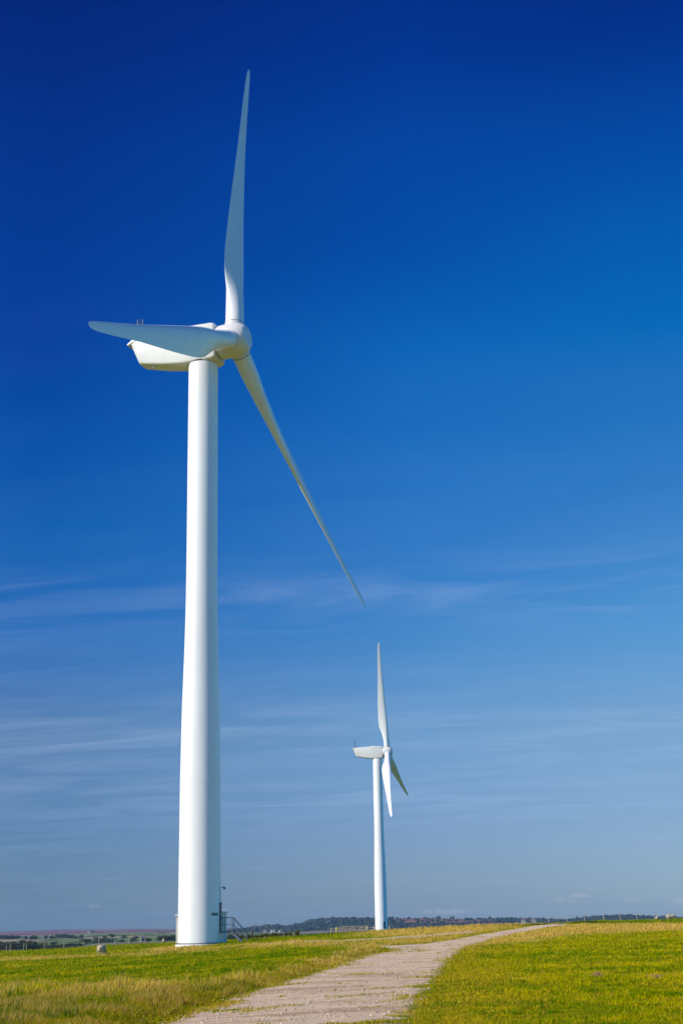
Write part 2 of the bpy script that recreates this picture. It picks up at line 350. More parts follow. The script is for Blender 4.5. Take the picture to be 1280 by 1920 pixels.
# areas of tall straw-coloured grass (authored as ground polygons)
DRY = [(poly_world([(-300, 1872), (0, 1862), (120, 1860), (260, 1856), (380, 1854), (470, 1845), (500, 1850), (430, 1866), (330, 1878), (220, 1887), (100, 1900), (-300, 1915)], 12), .60, .30, 1.6),
       (poly_world([(520, 1836), (600, 1808), (650, 1795), (665, 1781), (700, 1776), (728, 1782), (680, 1793), (600, 1818)]), .8, .26, .7),
       (poly_world([(500, 1758), (545, 1752), (620, 1747), (700, 1745), (780, 1741), (850, 1736), (930, 1730), (985, 1729), (990, 1735), (930, 1743), (850, 1752), (760, 1757), (690, 1757), (620, 1752), (560, 1755)]), 1.0, .30, 3.0),
       (poly_world([(400, 1779), (470, 1772), (560, 1765), (640, 1769), (700, 1771), (760, 1770), (700, 1777), (640, 1778), (560, 1775), (470, 1779)]), .8, .22, 2.5),
       (poly_world([(640, 1767), (740, 1760), (860, 1752), (880, 1756), (800, 1767), (700, 1772)]), .7, .16, 2.5),
       (poly_world([(868, 1782), (900, 1769), (950, 1756), (1000, 1746), (1060, 1738), (1075, 1733.5), (1180, 1733.5), (1300, 1733), (1500, 1731), (1500, 1738), (1290, 1745), (1180, 1749), (1080, 1755), (1000, 1766), (930, 1775)]), .85, .28, 2.5),
       (poly_world([(270, 1786), (300, 1778), (335, 1776), (400, 1779), (400, 1785), (330, 1789)]), .75, .28, 2.0),
       (poly_world([(-100, 1799), (60, 1795), (200, 1790), (300, 1790), (290, 1794), (200, 1795), (60, 1802), (-100, 1806)]), .5, .2, 2.5),
       ]
RUSH = poly_world([(1050, 1733), (1100, 1728), (1200, 1725), (1300, 1723), (1500, 1722), (1500, 1731), (1300, 1733), (1180, 1734)])
def dryness(x, y):
    d = np.zeros(np.shape(x)); h = np.zeros(np.shape(x)); n = fbm(x * .45, y * .45, 3)
    for P, amt, hh, soft in DRY:
        mk = sstep(soft, -soft, sdist(x, y, P) + n * soft * 1.4)
        d = np.maximum(d, mk * amt); h = np.maximum(h, mk * hh)
    return d, h

# grid: bearings (fine in view, coarse round the back) x radii
thf = th_of_u(np.arange(-300, 1581, 4.0))
th = np.concatenate([thf, np.linspace(thf[-1], thf[0] + 2 * math.pi, 90)[1:-1]])
rr = np.concatenate([np.linspace(1.0, 11, 14), np.exp(np.arange(math.log(12), math.log(340), .0105)), np.exp(np.arange(math.log(345), math.log(9000), .016))])
TH, RR = np.meshgrid(th, rr, indexing='ij'); X = RR * np.sin(TH); Y = RR * np.cos(TH)
xf, yf = X.ravel(), Y.ravel()
Zf = z_ground(xf, yf)
sdt = sdist(xf, yf, TRACK); sds = sdist(xf, yf, SPUR); dryv, dryh = dryness(xf, yf)
V = np.stack([xf, yf, Zf], 1)
nt_, nr_ = len(th), len(rr)
ii, jj = np.meshgrid(np.arange(nt_), np.arange(nr_ - 1), indexing='ij'); i2 = (ii + 1) % nt_
F = np.stack([ii * nr_ + jj, ii * nr_ + jj + 1, i2 * nr_ + jj + 1, i2 * nr_ + jj], -1).reshape(-1, 4)
rmid = RR.ravel()[F[:, 0]]; fsd = sdt[F].mean(1)

# colours of the far country: heather moor, improved fields with hedges, woodland
us = u_of_th(np.clip(np.arctan2(xf, yf), -.85, .85)); rad = np.hypot(xf, yf)
cell = rng.random((4000, 2)) * 13000 - 6500; cell[:, 1] = rng.random(4000) * 9000
colf = np.zeros((len(xf), 3)); msk = rad > 300
def far_colour(x, y, r, u):
    g = 230.
    ix = np.floor(x / g).astype(int); iy = np.floor(y / g * .8).astype(int)
    best = np.full(x.shape, 1e9); b2 = best.copy(); cid = np.zeros(x.shape, int)
    for a in (-1, 0, 1):
        for b in (-1, 0, 1):
            cx = ix + a; cy = iy + b; h1 = _T[cx & 255, cy & 255]; h2 = _T[(cy + 77) & 255, (cx + 31) & 255]
            d = np.abs(x - (cx + .15 + .7 * h1) * g) + np.abs(y - (cy + .15 + .7 * h2) * g / .8)
            nb = d < best; b2 = np.where(nb, best, np.minimum(b2, d)); cid = np.where(nb, ((cx * 73 + cy * 151) & 255), cid); best = np.where(nb, d, best)
    pal = np.array([(.10, .17, .05), (.13, .19, .06), (.16, .20, .08), (.22, .21, .12), (.09, .14, .05), (.26, .22, .13), (.12, .20, .06), (.15, .16, .08)])
    f = pal[cid % 8]; hedge = np.exp(-((b2 - best) / 26.) ** 2)[:, None]; f = f * (1 - hedge) + np.array([.03, .045, .025]) * hedge
    n = fbm(x * .002, y * .0035, 5)[:, None]; n2 = fbm(x * .012, y * .02, 4)[:, None]
    heather = np.array([.15, .075, .085]) * (1 + .9 * n) + np.array([.07, .06, .02]) * np.clip(n2 * 2.2, 0, 1)
    wood = np.array([.022, .034, .024]) * (1 + .8 * n2)
    rust = np.array([.19, .10, .075]) * (1 + .6 * n2)
    s = (r + n[:, 0] * 900)
    ml = sstep(3500, 3900, s)[:, None]
    c = f * (1 - ml) + heather * ml
    inA = sstep(440, 520, u)[:, None] * sstep(3600, 4100, s)[:, None] * (1 - sstep(5600, 5800, r))[:, None]
    ca = wood * 1.0
    rz = (sstep(720, 760, u) * (1 - sstep(900, 960, u)) * sstep(3950, 4200, s))[:, None]
    ca = ca * (1 - rz) + rust * rz
    inA = inA * (1 - sstep(955, 990, u) * (1 - sstep(1085, 1105, u)))[:, None]
    c = c * (1 - inA) + ca * inA
    return np.clip(c, .01, 1)
colf[msk] = far_colour(xf[msk], yf[msk], rad[msk], us[msk])

def gnode(nt):
    tc = N(nt, 'ShaderNodeTexCoord').outputs['Object']
    def A(n): a = N(nt, 'ShaderNodeAttribute', attribute_name=n); return a
    return tc, A
def build_ground(nt, p):
    tc, A = gnode(nt)
    sd = A('sd').outputs['Fac']; dry = A('dry').outputs['Fac']; spur = A('spur').outputs['Fac']
    nA = noise(nt, tc, .35, 5, .6); nB = noise(nt, tc, 2.2, 5, .65); nC = noise(nt, tc, 14, 4, .7); nD = noise(nt, tc, 38, 4, .8)
    green = mixc(nt, ramp(nt, nA, [(.35, 0.), (.65, 1.)]), (.19, .19, .002), (.29, .25, .002))
    green = mixc(nt, ramp(nt, nB, [(.35, 0.), (.62, 1.)]), green, (.15, .19, .003))
    green = mixc(nt, ramp(nt, nC, [(.5, 0.), (.72, .7)]), green, (.44, .30, .03))
    straw = mixc(nt, ramp(nt, nB, [(.35, 0.), (.65, 1.)]), (.62, .42, .13), (.44, .31, .04))
    straw = mixc(nt, ramp(nt, nC, [(.45, 0.), (.7, .6)]), straw, (.22, .20, .02))
    df = math_n(nt, 'ADD', dry, math_n(nt, 'MULTIPLY', math_n(nt, 'SUBTRACT', nB, .5), .9))
    g = mixc(nt, ramp(nt, df, [(.25, 0.), (.7, 1.)]), green, straw)
    # gravel
    pink = mixc(nt, ramp(nt, nB, [(.3, 0.), (.7, 1.)]), (.72, .53, .34), (.86, .67, .46))
    pink = mixc(nt, ramp(nt, nA, [(.5, 0.), (.75, .55)]), pink, (.66, .48, .28))
    vor = N(nt, 'ShaderNodeTexVoronoi'); vor.inputs['Scale'].default_value = 13; L(nt, tc, vor.inputs['Vector'])
    pink = mixc(nt, ramp(nt, nD, [(.38, .7), (.52, 0.)]), pink, (.30, .21, .13))
    pink = mixc(nt, ramp(nt, vor.outputs['Distance'], [(.0, .9), (.22, 0.)]), pink, (.80, .68, .54))
    mp = stretch(nt, tc, (.5, 1.2, 1)); nE = noise(nt, mp, .9, 6, .7); nF = noise(nt, stretch(nt, tc, (.45, 1.0, 1)), .5, 8, .75, .6)
    pink = mixc(nt, ramp(nt, nF, [(.50, 0.), (.60, .75)]), pink, (.42, .27, .16))
    inner = math_n(nt, 'MULTIPLY', sd, -.35)          # verge growth reaches in from the edges
    gp = math_n(nt, 'SUBTRACT', nE, math_n(nt, 'MULTIPLY', math_n(nt, 'MINIMUM', math_n(nt, 'MAXIMUM', inner, 0.), .35), .22))
    pink = mixc(nt, ramp(nt, gp, [(.54, 0.), (.62, .85)]), pink, (.30, .25, .03))
    e = math_n(nt, 'ADD', sd, math_n(nt, 'MULTIPLY', math_n(nt, 'SUBTRACT', nB, .5), 1.5))
    e = math_n(nt, 'ADD', e, math_n(nt, 'MULTIPLY', math_n(nt, 'SUBTRACT', nC, .5), .6))
    gm = ramp(nt, math_n(nt, 'ADD', math_n(nt, 'MULTIPLY', e, -5.0), .5, True), [(.1, 0.), (.9, 1.)])
    sp = math_n(nt, 'MULTIPLY', spur, ramp(nt, nB, [(.3, .2), (.5, .95)]))
    gm = math_n(nt, 'MAXIMUM', gm, sp)
    c = mixc(nt, gm, g, pink)
    # bare worn reddish soil shows just beyond the stones
    L(nt, c, p.inputs['Base Color'])
    h = math_n(nt, 'ADD', math_n(nt, 'MULTIPLY', nC, 1.0), math_n(nt, 'MULTIPLY', nD, .5))
    bump(nt, p, h, 1.0, .06)
    p.inputs['Specular IOR Level'].default_value = 0
M_GROUND = mat('field_and_gravel', (.2, .2, .02), .95, build_ground)
def build_far(nt, p):
    tc, A = gnode(nt); c = A('col').outputs['Color']
    n = noise(nt, tc, .03, 6, .7)
    c = mixc(nt, 1.0, c, ramp(nt, n, [(.3, .75), (.7, 1.2)]), 'MULTIPLY')
    L(nt, c, p.inputs['Base Color']); p.inputs['Specular IOR Level'].default_value = .0
M_FAR = mat('moor_and_fields', (.1, .1, .05), 1., build_far)
def sub_mesh(name, sel, material, attrs, smooth=True):
    Fs = F[sel]; uq, inv = np.unique(Fs, return_inverse=True)
    at = {k: (t, a[uq]) for k, (t, a) in attrs.items()}
    return np_mesh(name, V[uq], inv.reshape(-1, 4)[:, ::-1], material, smooth=smooth, attrs=at)
AT = {'sd': ('FLOAT', np.clip(sdt, -6, 6)), 'dry': ('FLOAT', dryv), 'spur': ('FLOAT', sstep(.6, -.4, sds + fbm(xf * .4, yf * .4) * 1.5))}
trk = (fsd < 0) & (rmid < 330)
tag(sub_mesh('grass_field', (rmid < 341) & ~trk, M_GROUND, AT), kind='structure')
tag(sub_mesh('gravel_track', trk, M_GROUND, AT), kind='structure')
col4 = np.concatenate([colf, np.ones((len(colf), 1))], 1)
far_sel = (rmid >= 341)
tag(sub_mesh('moorland_hills', far_sel, M_FAR, {'col': ('FLOAT_COLOR', col4)}), kind='structure')
# middle of the origin
me = bpy.data.meshes.new('x')
def gz(x, y): return float(z_ground(np.array([x]), np.array([y]))[0])
cen = V.reshape(nt_, nr_, 3)[:, 0]; cV = np.vstack([cen, [[0, 0, cen[:, 2].mean()]]])
cap = MB(); cap.add(cV, [(i, (i + 1) % nt_, nt_) for i in range(nt_)]); o = cap.build('gravel_track', M_GROUND, None); tag(o, kind='structure')
a = o.data.attributes.new('sd', 'FLOAT', 'POINT'); a.data.foreach_set('value', [-2.0] * len(o.data.vertices))

# ---------------------------------------------------------------- grass blades
def build_grassmat(nt, p):
    a = N(nt, 'ShaderNodeAttribute', attribute_name='col')
    L(nt, a.outputs['Color'], p.inputs['Base Color'])
    tr = N(nt, 'ShaderNodeBsdfTranslucent'); L(nt, a.outputs['Color'], tr.inputs[0])
    mx = N(nt, 'ShaderNodeMixShader'); mx.inputs[0].default_value = .4
    out = nt.nodes['Material Output']; L(nt, p.outputs[0], mx.inputs[1]); L(nt, tr.outputs[0], mx.inputs[2]); L(nt, mx.outputs[0], out.inputs[0])
    p.inputs['Specular IOR Level'].default_value = 0
M_GRASS = mat('grass_blades', (.2, .2, .02), .7, build_grassmat)
def scatter(n, r0, r1, t0, t1, power=1.0):
    t = rng.uniform(t0, t1, n)
    q = rng.random(n); a = -power + 1
    if abs(a) < 1e-6: r = r0 * (r1 / r0) ** q
    else: r = (r0 ** a + q * (r1 ** a - r0 ** a)) ** (1 / a)
    return r * np.sin(t), r * np.cos(t), r
def blades(name, x, y, h, w, col, lean=.35, label=None):
    n = len(x); z = z_ground(x, y) - .006
    ph = rng.uniform(0, 2 * math.pi, n); dx = np.cos(ph); dy = np.sin(ph)
    wd = rng.normal(.12, .28, n); ln = rng.uniform(0, 2 * math.pi, n); lm = np.abs(rng.normal(0, lean, n))
    tx = (np.cos(ln) * lm + wd * .8) * h; ty = (np.sin(ln) * lm) * h
    A = np.stack([x - dx * w / 2, y - dy * w / 2, z], 1); B = np.stack([x + dx * w / 2, y + dy * w / 2, z], 1)
    Cm = np.stack([x + tx * .38 + dx * w * .42, y + ty * .38 + dy * w * .42, z + h * .6], 1); Dm = np.stack([x + tx * .38 - dx * w * .42, y + ty * .38 - dy * w * .42, z + h * .6], 1)
    E = np.stack([x + tx, y + ty, z + h], 1)
    Vv = np.stack([A, B, Cm, Dm, E], 1).reshape(-1, 3); b = (np.arange(n) * 5)[:, None]
    Ff = np.concatenate([b + [0, 1, 2], b + [0, 2, 3], b + [3, 2, 4]], 0)
    c4 = np.repeat(np.concatenate([col, np.ones((n, 1))], 1), 5, 0)
    o = np_mesh(name, Vv, Ff, M_GRASS, attrs={'col': ('FLOAT_COLOR', c4)})
    return tag(o, label, 'grass', kind='stuff')
def grass_palette(x, y, dry):
    n = len(x); k = fbm(x * .3, y * .3, 4) + fbm(x * 1.1, y * 1.1, 3) * .8
    tf = fbm(x * 5.1, y * 4.1, 2)
    t = np.clip(.5 + k * .75 + tf * .8 + np.where(x > .06 * y, .10, -.16) + rng.normal(0, .2, n), 0, 1)[:, None]
    g = np.array([.09, .20, .001]) * (1 - t) + np.array([.53, .43, .001]) * t
    st = rng.random(n) < (.03 + .11 * np.clip(k + .3, 0, 1)) * (1 + 2 * (fbm(x * .9 + 20, y * .9, 3) > .2)); g[st] = np.array([.60, .40, .04]) * rng.uniform(.7, 1.1, (st.sum(), 1))
    q = rng.random(n)[:, None]
    s = np.array([.76, .51, .14]) * q + np.array([.52, .345, .035]) * (1 - q)
    sdt_ = sdist(x, y, TRACK); oc = rng.random(n) < .55 * sstep(3.5, 0, sdt_ + 2 * fbm(x * .6, y * .6, 2)); g[oc] = np.array([.52, .36, .02]) * rng.uniform(.6, 1.15, (oc.sum(), 1))
    isdry = rng.random(n) < np.clip(dry * 1.05 + k * .25 * (dry > .05), 0, 1)
    g[isdry] = s[isdry]
    return g
TA, TB = float(th_of_u(-330)), float(th_of_u(1720))
# short pasture, foreground to middle distance
for (n, r0, r1, w, hh, nm) in ((840000, 17, 85, .0095, .058, 'short'), (380000, 80, 330, .034, .085, 'short')):
    x, y, r = scatter(n, r0, r1, TA, TB, 1.0)
    sd = sdist(x, y, TRACK); keep = (sd + fbm(x * 1.1, y * 1.1, 3) * 1.1 > rng.normal(.02, .12, len(x))) | ((sd < 0) & (fbm(x * .5 + 7, y * 1.3, 4) + rng.normal(0, .05, len(x)) > .42)); ss = sdist(x, y, SPUR); keep &= (ss > -.1) | (rng.random(len(x)) < .12)
    x, y, r = x[keep], y[keep], r[keep]; sd = sd[keep]
    d, h = dryness(x, y)
    cl = np.clip(.85 + fbm(x * .7, y * .7, 4) * 1.2 + fbm(x * 3.1, y * 2.4, 2) * .9, .2, 2.6)
    edge = .62 + .38 * sstep(0, 1.5, sd)
    hgt = hh * cl * edge * rng.uniform(.5, 1.4, len(x)) * (1 + r / 300)
    blades('pasture_grass', x, y, hgt, w * rng.uniform(.6, 1.4, len(x)) * (1 + (r - r0) / r0 * .6 if r0 < 50 else r / 120), grass_palette(x, y, d * .8), .5,
           'short yellow-green pasture grass %s' % ('close to the camera on both sides of the track' if r0 < 50 else 'out in the middle distance round the turbine'))
# tall straw grass inside the dry areas
for (n, r0, r1, w, lab) in ((500000, 20, 100, .008, 'tall straw-coloured and green grass on the bank beside the track'), (500000, 95, 300, .03, 'tall dry pale grass along the crest beneath the turbines')):
    x, y, r = scatter(n, r0, r1, TA, TB, 1.0)
    d, h = dryness(x, y); sd = sdist(x, y, TRACK)
    keep = (rng.random(len(x)) < d * 1.2) & (sd > .35) & (sdist(x, y, SPUR) > -.2) & (fbm(x * .5 + 40, y * .5, 3) > -.35)
    x, y, r, d, h = x[keep], y[keep], r[keep], d[keep], h[keep]
    tuft = np.clip(.55 + fbm(x * .9 + 9, y * .9, 3) * 1.6, .15, 1.5)
    hgt = h * tuft * rng.uniform(.55, 1.25, len(x))
    gr = rng.random(len(x)) < np.clip(np.where(r < 60, .68, .22) - fbm(x * .7 + 3, y * .7, 3) * 1.1, .05, .95)
    c = grass_palette(x, y, np.where(gr, 0.05, 1.0)); 
    hgt = np.where(gr, hgt * .75, hgt)
    blades('tall_grass', x, y, hgt, w * rng.uniform(.6, 1.5, len(x)) * (1 + (r - r0) / r0 * .5), c, .28, lab)
# rough dark tussocks on the verge bank
ROUGH = [poly_world([(-300, 1896), (100, 1886), (250, 1878), (400, 1864), (500, 1846), (610, 1812), (640, 1812), (560, 1834), (480, 1857), (400, 1884), (300, 1915), (200, 1960), (-300, 2100)], 12), poly_world([(640, 1800), (690, 1786), (728, 1780), (742, 1780), (728, 1785), (685, 1795), (650, 1806)])]
x, y, r = scatter(620000, 20, 110, TA, float(th_of_u(760)), 1.0); sd = np.minimum(sdist(x, y, ROUGH[0]), sdist(x, y, ROUGH[1])); nn = fbm(x * .9 + 5, y * .9, 3)
k = (sd + nn * 1.6 < 0) & (sdist(x, y, TRACK) > .3) & (rng.random(len(x)) < .75); x, y, r, nn = x[k], y[k], r[k], nn[k]
c = grass_palette(x, y, np.clip(.22 + nn * .9, 0, .6)) * np.array([.86, .82, 1.0])
blades('verge_tussocks', x, y, (.15 + .20 * np.clip(nn + .1, -.3, .6)) * rng.uniform(.5, 1.2, len(x)), .009 * rng.uniform(.7, 1.5, len(x)), c, .42, 'rough darker green tussocks along the bank left of the track')
# rushes and nettles on the right-hand crest
x, y, r = scatter(260000, 150, 290, float(th_of_u(1030)), TB, 1.0); sd = sdist(x, y, RUSH); k = (sd + fbm(x * .3, y * .3, 3) * 6 < 0); x, y, r = x[k], y[k], r[k]
c = grass_palette(x, y, np.zeros(len(x))) * np.array([.6, .8, 1.0]); k2 = fbm(x * .25, y * .25, 3); blades('rushes', x, y, (.22 + .2 * k2) * np.clip(.8 + fbm(x * .4, y * .4) * 1.5, .3, 1.8) * rng.uniform(.6, 1.1, len(x)), .05 * np.ones(len(x)), c, .25, 'dark green rushes and nettles along the right-hand crest')

# loose stones on the track
def stones():
    n = 16000; x, y, r = scatter(n * 6, 14, 150, th_of_u(250), th_of_u(1100), 1.0); sd = sdist(x, y, TRACK); k = (sd < .25); x, y, r = x[k][:n], y[k][:n], r[k][:n]
    n = len(x); s = (.007 + rng.random(n) ** 6 * .026) * (1 + r / 220)
    z = z_ground(x, y) + s * .2
    base = np.array([[1, 0, 0], [-1, 0, 0], [0, 1, 0], [0, -1, 0], [0, 0, 1], [0, 0, -1.]]); P = base[None] * rng.uniform(.55, 1.25, (n, 6, 1)) + rng.normal(0, .2, (n, 6, 3)); P[:, :, 2] *= .65
    Vv = P * s[:, None, None] + np.stack([x, y, z], 1)[:, None]
    t = np.array([[0, 2, 4], [2, 1, 4], [1, 3, 4], [3, 0, 4], [2, 0, 5], [1, 2, 5], [3, 1, 5], [0, 3, 5]]); Ff = (np.arange(n) * 6)[:, None, None] + t[None]
    c = np.array([.60, .46, .32]) * rng.uniform(.5, 1.15, (n, 1)); c4 = np.repeat(np.concatenate([np.clip(c, 0, .85), np.ones((n, 1))], 1), 6, 0)
    def b(nt, p): L(nt, N(nt, 'ShaderNodeAttribute', attribute_name='col').outputs['Color'], p.inputs['Base Color'])
    o = np_mesh('loose_stones', Vv.reshape(-1, 3), Ff.reshape(-1, 3), mat('stone', (.5, .45, .4), .9, b), attrs={'col': ('FLOAT_COLOR', c4)})
    tag(o, 'small pale loose stones strewn over the gravel track', 'stones', kind='stuff')
stones()

# ---------------------------------------------------------------- wind turbines
AIR_R = np.array([0, 2.6, 3.5, 5, 6.8, 8, 9.3, 11, 13, 19, 24, 28, 32, 36, 39, 40.3, 40.8, 41.0])
AIR_C = np.array([2.15, 2.15, 2.15, 2.2, 2.4, 2.85, 3.25, 3.42, 3.36, 2.8, 2.22, 1.78, 1.48, 1.22, .95, .70, .42, .08])
AIR_T = np.array([1, 1, 1, .95, .75, .58, .46, .38, .33, .26, .23, .21, .19, .17, .16, .16, .16, .2])
AIR_M = np.array([0, 0, .03, .2, .55, .8, .95, 1, 1, 1, 1, 1, 1, 1, 1, 1, 1, 1])
AIR_W = np.array([15, 15, 15, 15, 14, 13.5, 12, 10.5, 9, 6, 4.2, 3, 2, 1, .2, 0, 0, 0])
def section(mm, tr, n=36):
    P = []
    for i in range(n):
        t = 2 * math.pi * i / n
        cx, cy = .5 - .5 * math.cos(t), .5 * math.sin(t)
        yt = 5 * (.2969 * math.sqrt(cx) - .126 * cx - .3516 * cx ** 2 + .2843 * cx ** 3 - .1036 * cx ** 4) / .5 * .5 * (1 if math.sin(t) >= 0 else -1)
        yt += .35 * 4 * cx * (1 - cx) * .18                                  # camber
        P.append((cx, (1 - mm) * cy + mm * yt * 1.0))
    return [(a, b * tr) for a, b in P]
def blade_mesh(a, e, rad, pitch, prebend=2.1):
    """a: shaft axis, e: leading-edge direction in the rotor plane, rad: radial"""
    mb = MB(); rs = np.concatenate([np.linspace(1.9, 12, 26), np.linspace(12.8, 38, 30), [39, 39.7, 40.2, 40.55, 40.8, 40.93, 41.0]])
    rings = []
    for r in rs:
        ch, tr, mm, tw = (float(np.interp(r, AIR_R, q)) for q in (AIR_C, AIR_T, AIR_M, AIR_W))
        be = R(pitch + tw); cdir = e * math.cos(be) + a * math.sin(be); nd = -e * math.sin(be) + a * math.cos(be)
        af = .5 + (.33 - .5) * mm
        c0 = rad * r + a * prebend * (r / 41) ** 1.7
        rings.append([c0 + cdir * (af - x) * ch - nd * y * ch for x, y in section(mm, tr)])
    mb.loft(rings); return mb
def rounded(hw_t, hw_b, zt, zb, rad, k=5):
    rad = min(rad, (zt - zb) * .45, hw_b * .45); P = []
    for (cx, cz, a0) in ((hw_t - rad, zt - rad, 0), (-(hw_t - rad), zt - rad, 90), (-(hw_b - rad), zb + rad, 180), (hw_b - rad, zb + rad, 270)):
        for i in range(k):
            t = R(a0 + 90 * i / (k - 1)); P.append((cx + rad * math.cos(t), cz + rad * math.sin(t)))
    return P
def tower_profile(H):
    zs = [(0, 2.27), (16.9, 2.2), (24.6, 2.09), (30.6, 1.9), (33.3, 1.835), (36.6, 1.775), (41, 1.745), (66.5, 1.71)]
    f = lambda z: float(np.interp(z, [a for a, _ in zs], [b for _, b in zs]))
    seams = {16.9: .014, 36.6: .012, 33.3: .006}
    z = 0.0
    for q in np.arange(2.2, H - 1, 3.02): seams.setdefault(round(float(q), 2), .004)
    prof = [(0, f(0))]; keys = sorted(k for k in seams if k < H - .5)
    lastz = -9
    fine = sorted(list(np.arange(1, H, 1.0)) + keys)
    for zz in fine:
        if zz in seams:
            if zz - prof[-1][0] < .15: continue
            b = seams[zz]; prof += [(zz - .05, f(zz)), (zz - .045, f(zz) + b), (zz + .045, f(zz) + b), (zz + .05, f(zz))]
        elif zz - prof[-1][0] > .2: prof.append((zz, f(zz)))
    prof.append((H, f(H))); return prof
def turbine(label, base, yaw, phase, pitch, hubz, oh=4.01, full=True, dirx=1):
    T = empty('wind_turbine', base, label, 'wind turbine', 'white wind turbines on the hill')
    tilt = R(5)
    a = Vector((math.cos(tilt) * math.cos(yaw), math.cos(tilt) * math.sin(yaw), math.sin(tilt)))
    hx = Vector((math.cos(yaw), math.sin(yaw), 0)); up = Vector((0, 0, 1)); hy = up.cross(hx)
    h = up.cross(a).normalized(); v = a.cross(h)
    hub = Vector((0, 0, hubz)) + Vector((hx * oh)) * math.cos(tilt)
    top = hubz - 2.55
    # tower
    m1 = MB(); m1.lathe((0, 0, .30), (0, 0, 1), tower_profile(top - .36), 96); tw = m1.build('tower', M_TOWER, T, 20)
    m1 = MB(); m1.lathe((0, 0, top - .06), (0, 0, 1), [(0, 1.62), (.25, 1.62)], 64); m1.build('yaw_bearing', M_GAP, T)
    m1 = MB(); m1.lathe((0, 0, -.6), (0, 0, 1), [(0, 2.5), (.78, 2.5), (.82, 2.46)], 96); m1.build('foundation_plinth', M_WHITEW, T)
    m1 = MB(); m1.lathe((0, 0, .22), (0, 0, 1), [(0, 2.40), (.08, 2.40)], 96)
    for i in range(72):
        t = 2 * math.pi * i / 72; m1.tube((2.34 * math.cos(t), 2.34 * math.sin(t), .28), (2.34 * math.cos(t), 2.34 * math.sin(t), .36), .03, 6)
    m1.build('base_flange', M_GAP, T)
    # nacelle
    st = [(-1.88, 1.74, -2.1, 1.65, 1.35), (-1.96, 1.84, -2.35, 1.8, 1.5), (-2.4, 1.89, -2.55, 1.92, 1.6), (-6.0, 1.90, -2.58, 1.98, 1.55), (-8.8, 1.76, -2.2, 1.85, 1.38), (-11.9, 1.60, -1.58, 1.62, 1.15), (-12.25, 1.57, -.7, 1.55, 1.3), (-12.85, 1.42, .78, 1.5, 1.42)]
    mb = MB(); rings = []
    for s, zt, zb, wt, wb in st:
        rings.append([hub + hx * s + hy * p + up * q for p, q in rounded(wt, wb, zt, zb, .32)])
    mb.loft(rings); nac = mb.build('nacelle', M_NAC, T, 28)
    mb = MB(); rings = []
    for s, zt, zb, wt in ((-11.9, 1.63, 1.2, 1.6), (-12.6, 1.52, 1.1, 1.54), (-13.3, 1.12, .86, 1.44), (-13.4, 1.0, .88, 1.42)):
        rings.append([hub + hx * s + hy * p + up * q for p, q in rounded(wt, wt, zt, zb, .06)])
    mb.loft(rings); mb.build('rear_hood', M_NAC, nac, 28)
    mb = MB(); mb.box(hub + hx * -12.98 + up * .85, (.12, 2.4, .22), Matrix.Rotation(yaw, 3, 'Z')); mb.build('vent', M_GAP, nac)
    mb = MB(); rings = []
    for s, zt, wt in ((-4.3, 1.85, .9), (-4.6, 2.10, .95), (-6.4, 2.08, .95), (-6.9, 1.80, .95)):
        rings.append([hub + hx * s + hy * p + up * q for p, q in rounded(wt, wt, zt, 1.2, .12)])
    mb.loft(rings); mb.build('roof_hatch', M_NAC, nac, 28)
    mb = MB(); mb.tube(hub + hx * -10.3 + hy * -.5 + up * -1.85, hub + hx * -10.3 + hy * -.5 + up * -2.15, .16, 12); mb.build('drain_pipe', M_NAC, nac)
    mb = MB(); c = hub + hx * -12.4 + up * 1.5
    for dy, hh in ((-.75, 2.7), (.55, 3.3)):
        mb.tube(c + hy * dy, c + hy * dy + up * hh, .065, 6)
    mb.tube(c + hy * -.75 + up * 2.2, c + hy * -.4 + up * 2.2, .05, 6)
    mb.tube(c + hy * .1 + up * -.1, c + hy * .1 + up * 2.6, .05, 6); mb.tube(c + hy * -.1 + up * 2.6 + hx * -.25, c + hy * .1 + up * 2.6 + hx * .3, .06, 6)
    mb.tube(c + hy * -.75 + up * 2.7, c + hy * -.75 + up * 2.7 + hx * .35, .05, 6)
    mb.tube(c + hy * .2 + hx * .9 - up * .05, c + hy * .2 + hx * .55 + up * 1.1, .025, 6)
    mb.build('weather_mast', M_STEEL, nac)
    # hub
    mb = MB(); mb.lathe(hub, a, [(-2.25, 1.45), (-1.5, 1.45)], 48); mb.build('main_shaft_seal', M_GAP, T)
    mb = MB(); mb.lathe(hub, a, [(-1.84, 1.90), (-1.80, 1.97), (-1.2, 2.02), (-.5, 2.02), (.4, 1.97), (.95, 1.80), (1.35, 1.58), (1.62, 1.34), (1.70, 1.24), (1.715, 1.18)], 72)
    hb = mb.build('hub', M_NAC, T, 40)
    mb = MB(); mb.lathe(hub, a, [(1.70, .72), (1.74, .70), (1.74, .66), (1.725, .64)], 48); mb.build('nose_cap', M_NAC, hb, 30)
    for k in range(3):
        ph = phase - k * 2 * math.pi / 3
        rad = math.sin(ph) * h + math.cos(ph) * v; e = math.cos(ph) * h - math.sin(ph) * v
        bo = blade_mesh(a, e, rad, pitch)
        bo.v = [tuple(Vector(p) + hub) for p in bo.v]
        b = bo.build('blade', M_BLADE, T, 60)
        mb = MB(); mb.lathe(hub, rad, [(1.2, 1.16), (2.02, 1.16), (2.06, 1.12)], 48); mb.build('blade_socket', M_NAC, hb, 40)
        mb = MB(); mb.lathe(hub, rad, [(2.03, 1.105), (2.14, 1.105)], 48); mb.build('root_seal', M_GAP, b)
        mb = MB(); mb.lathe(hub, rad, [(2.14, 1.12), (2.3, 1.12), (2.32, 1.09)], 48); mb.build('root_collar', M_BLADE, b, 30)
    return T, tw
B1 = Vector((-15.84, 164.73, 0)); B1.z = .30
B2 = Vector((569.4 * math.sin(.0207), 569.4 * math.cos(.0207), .2))
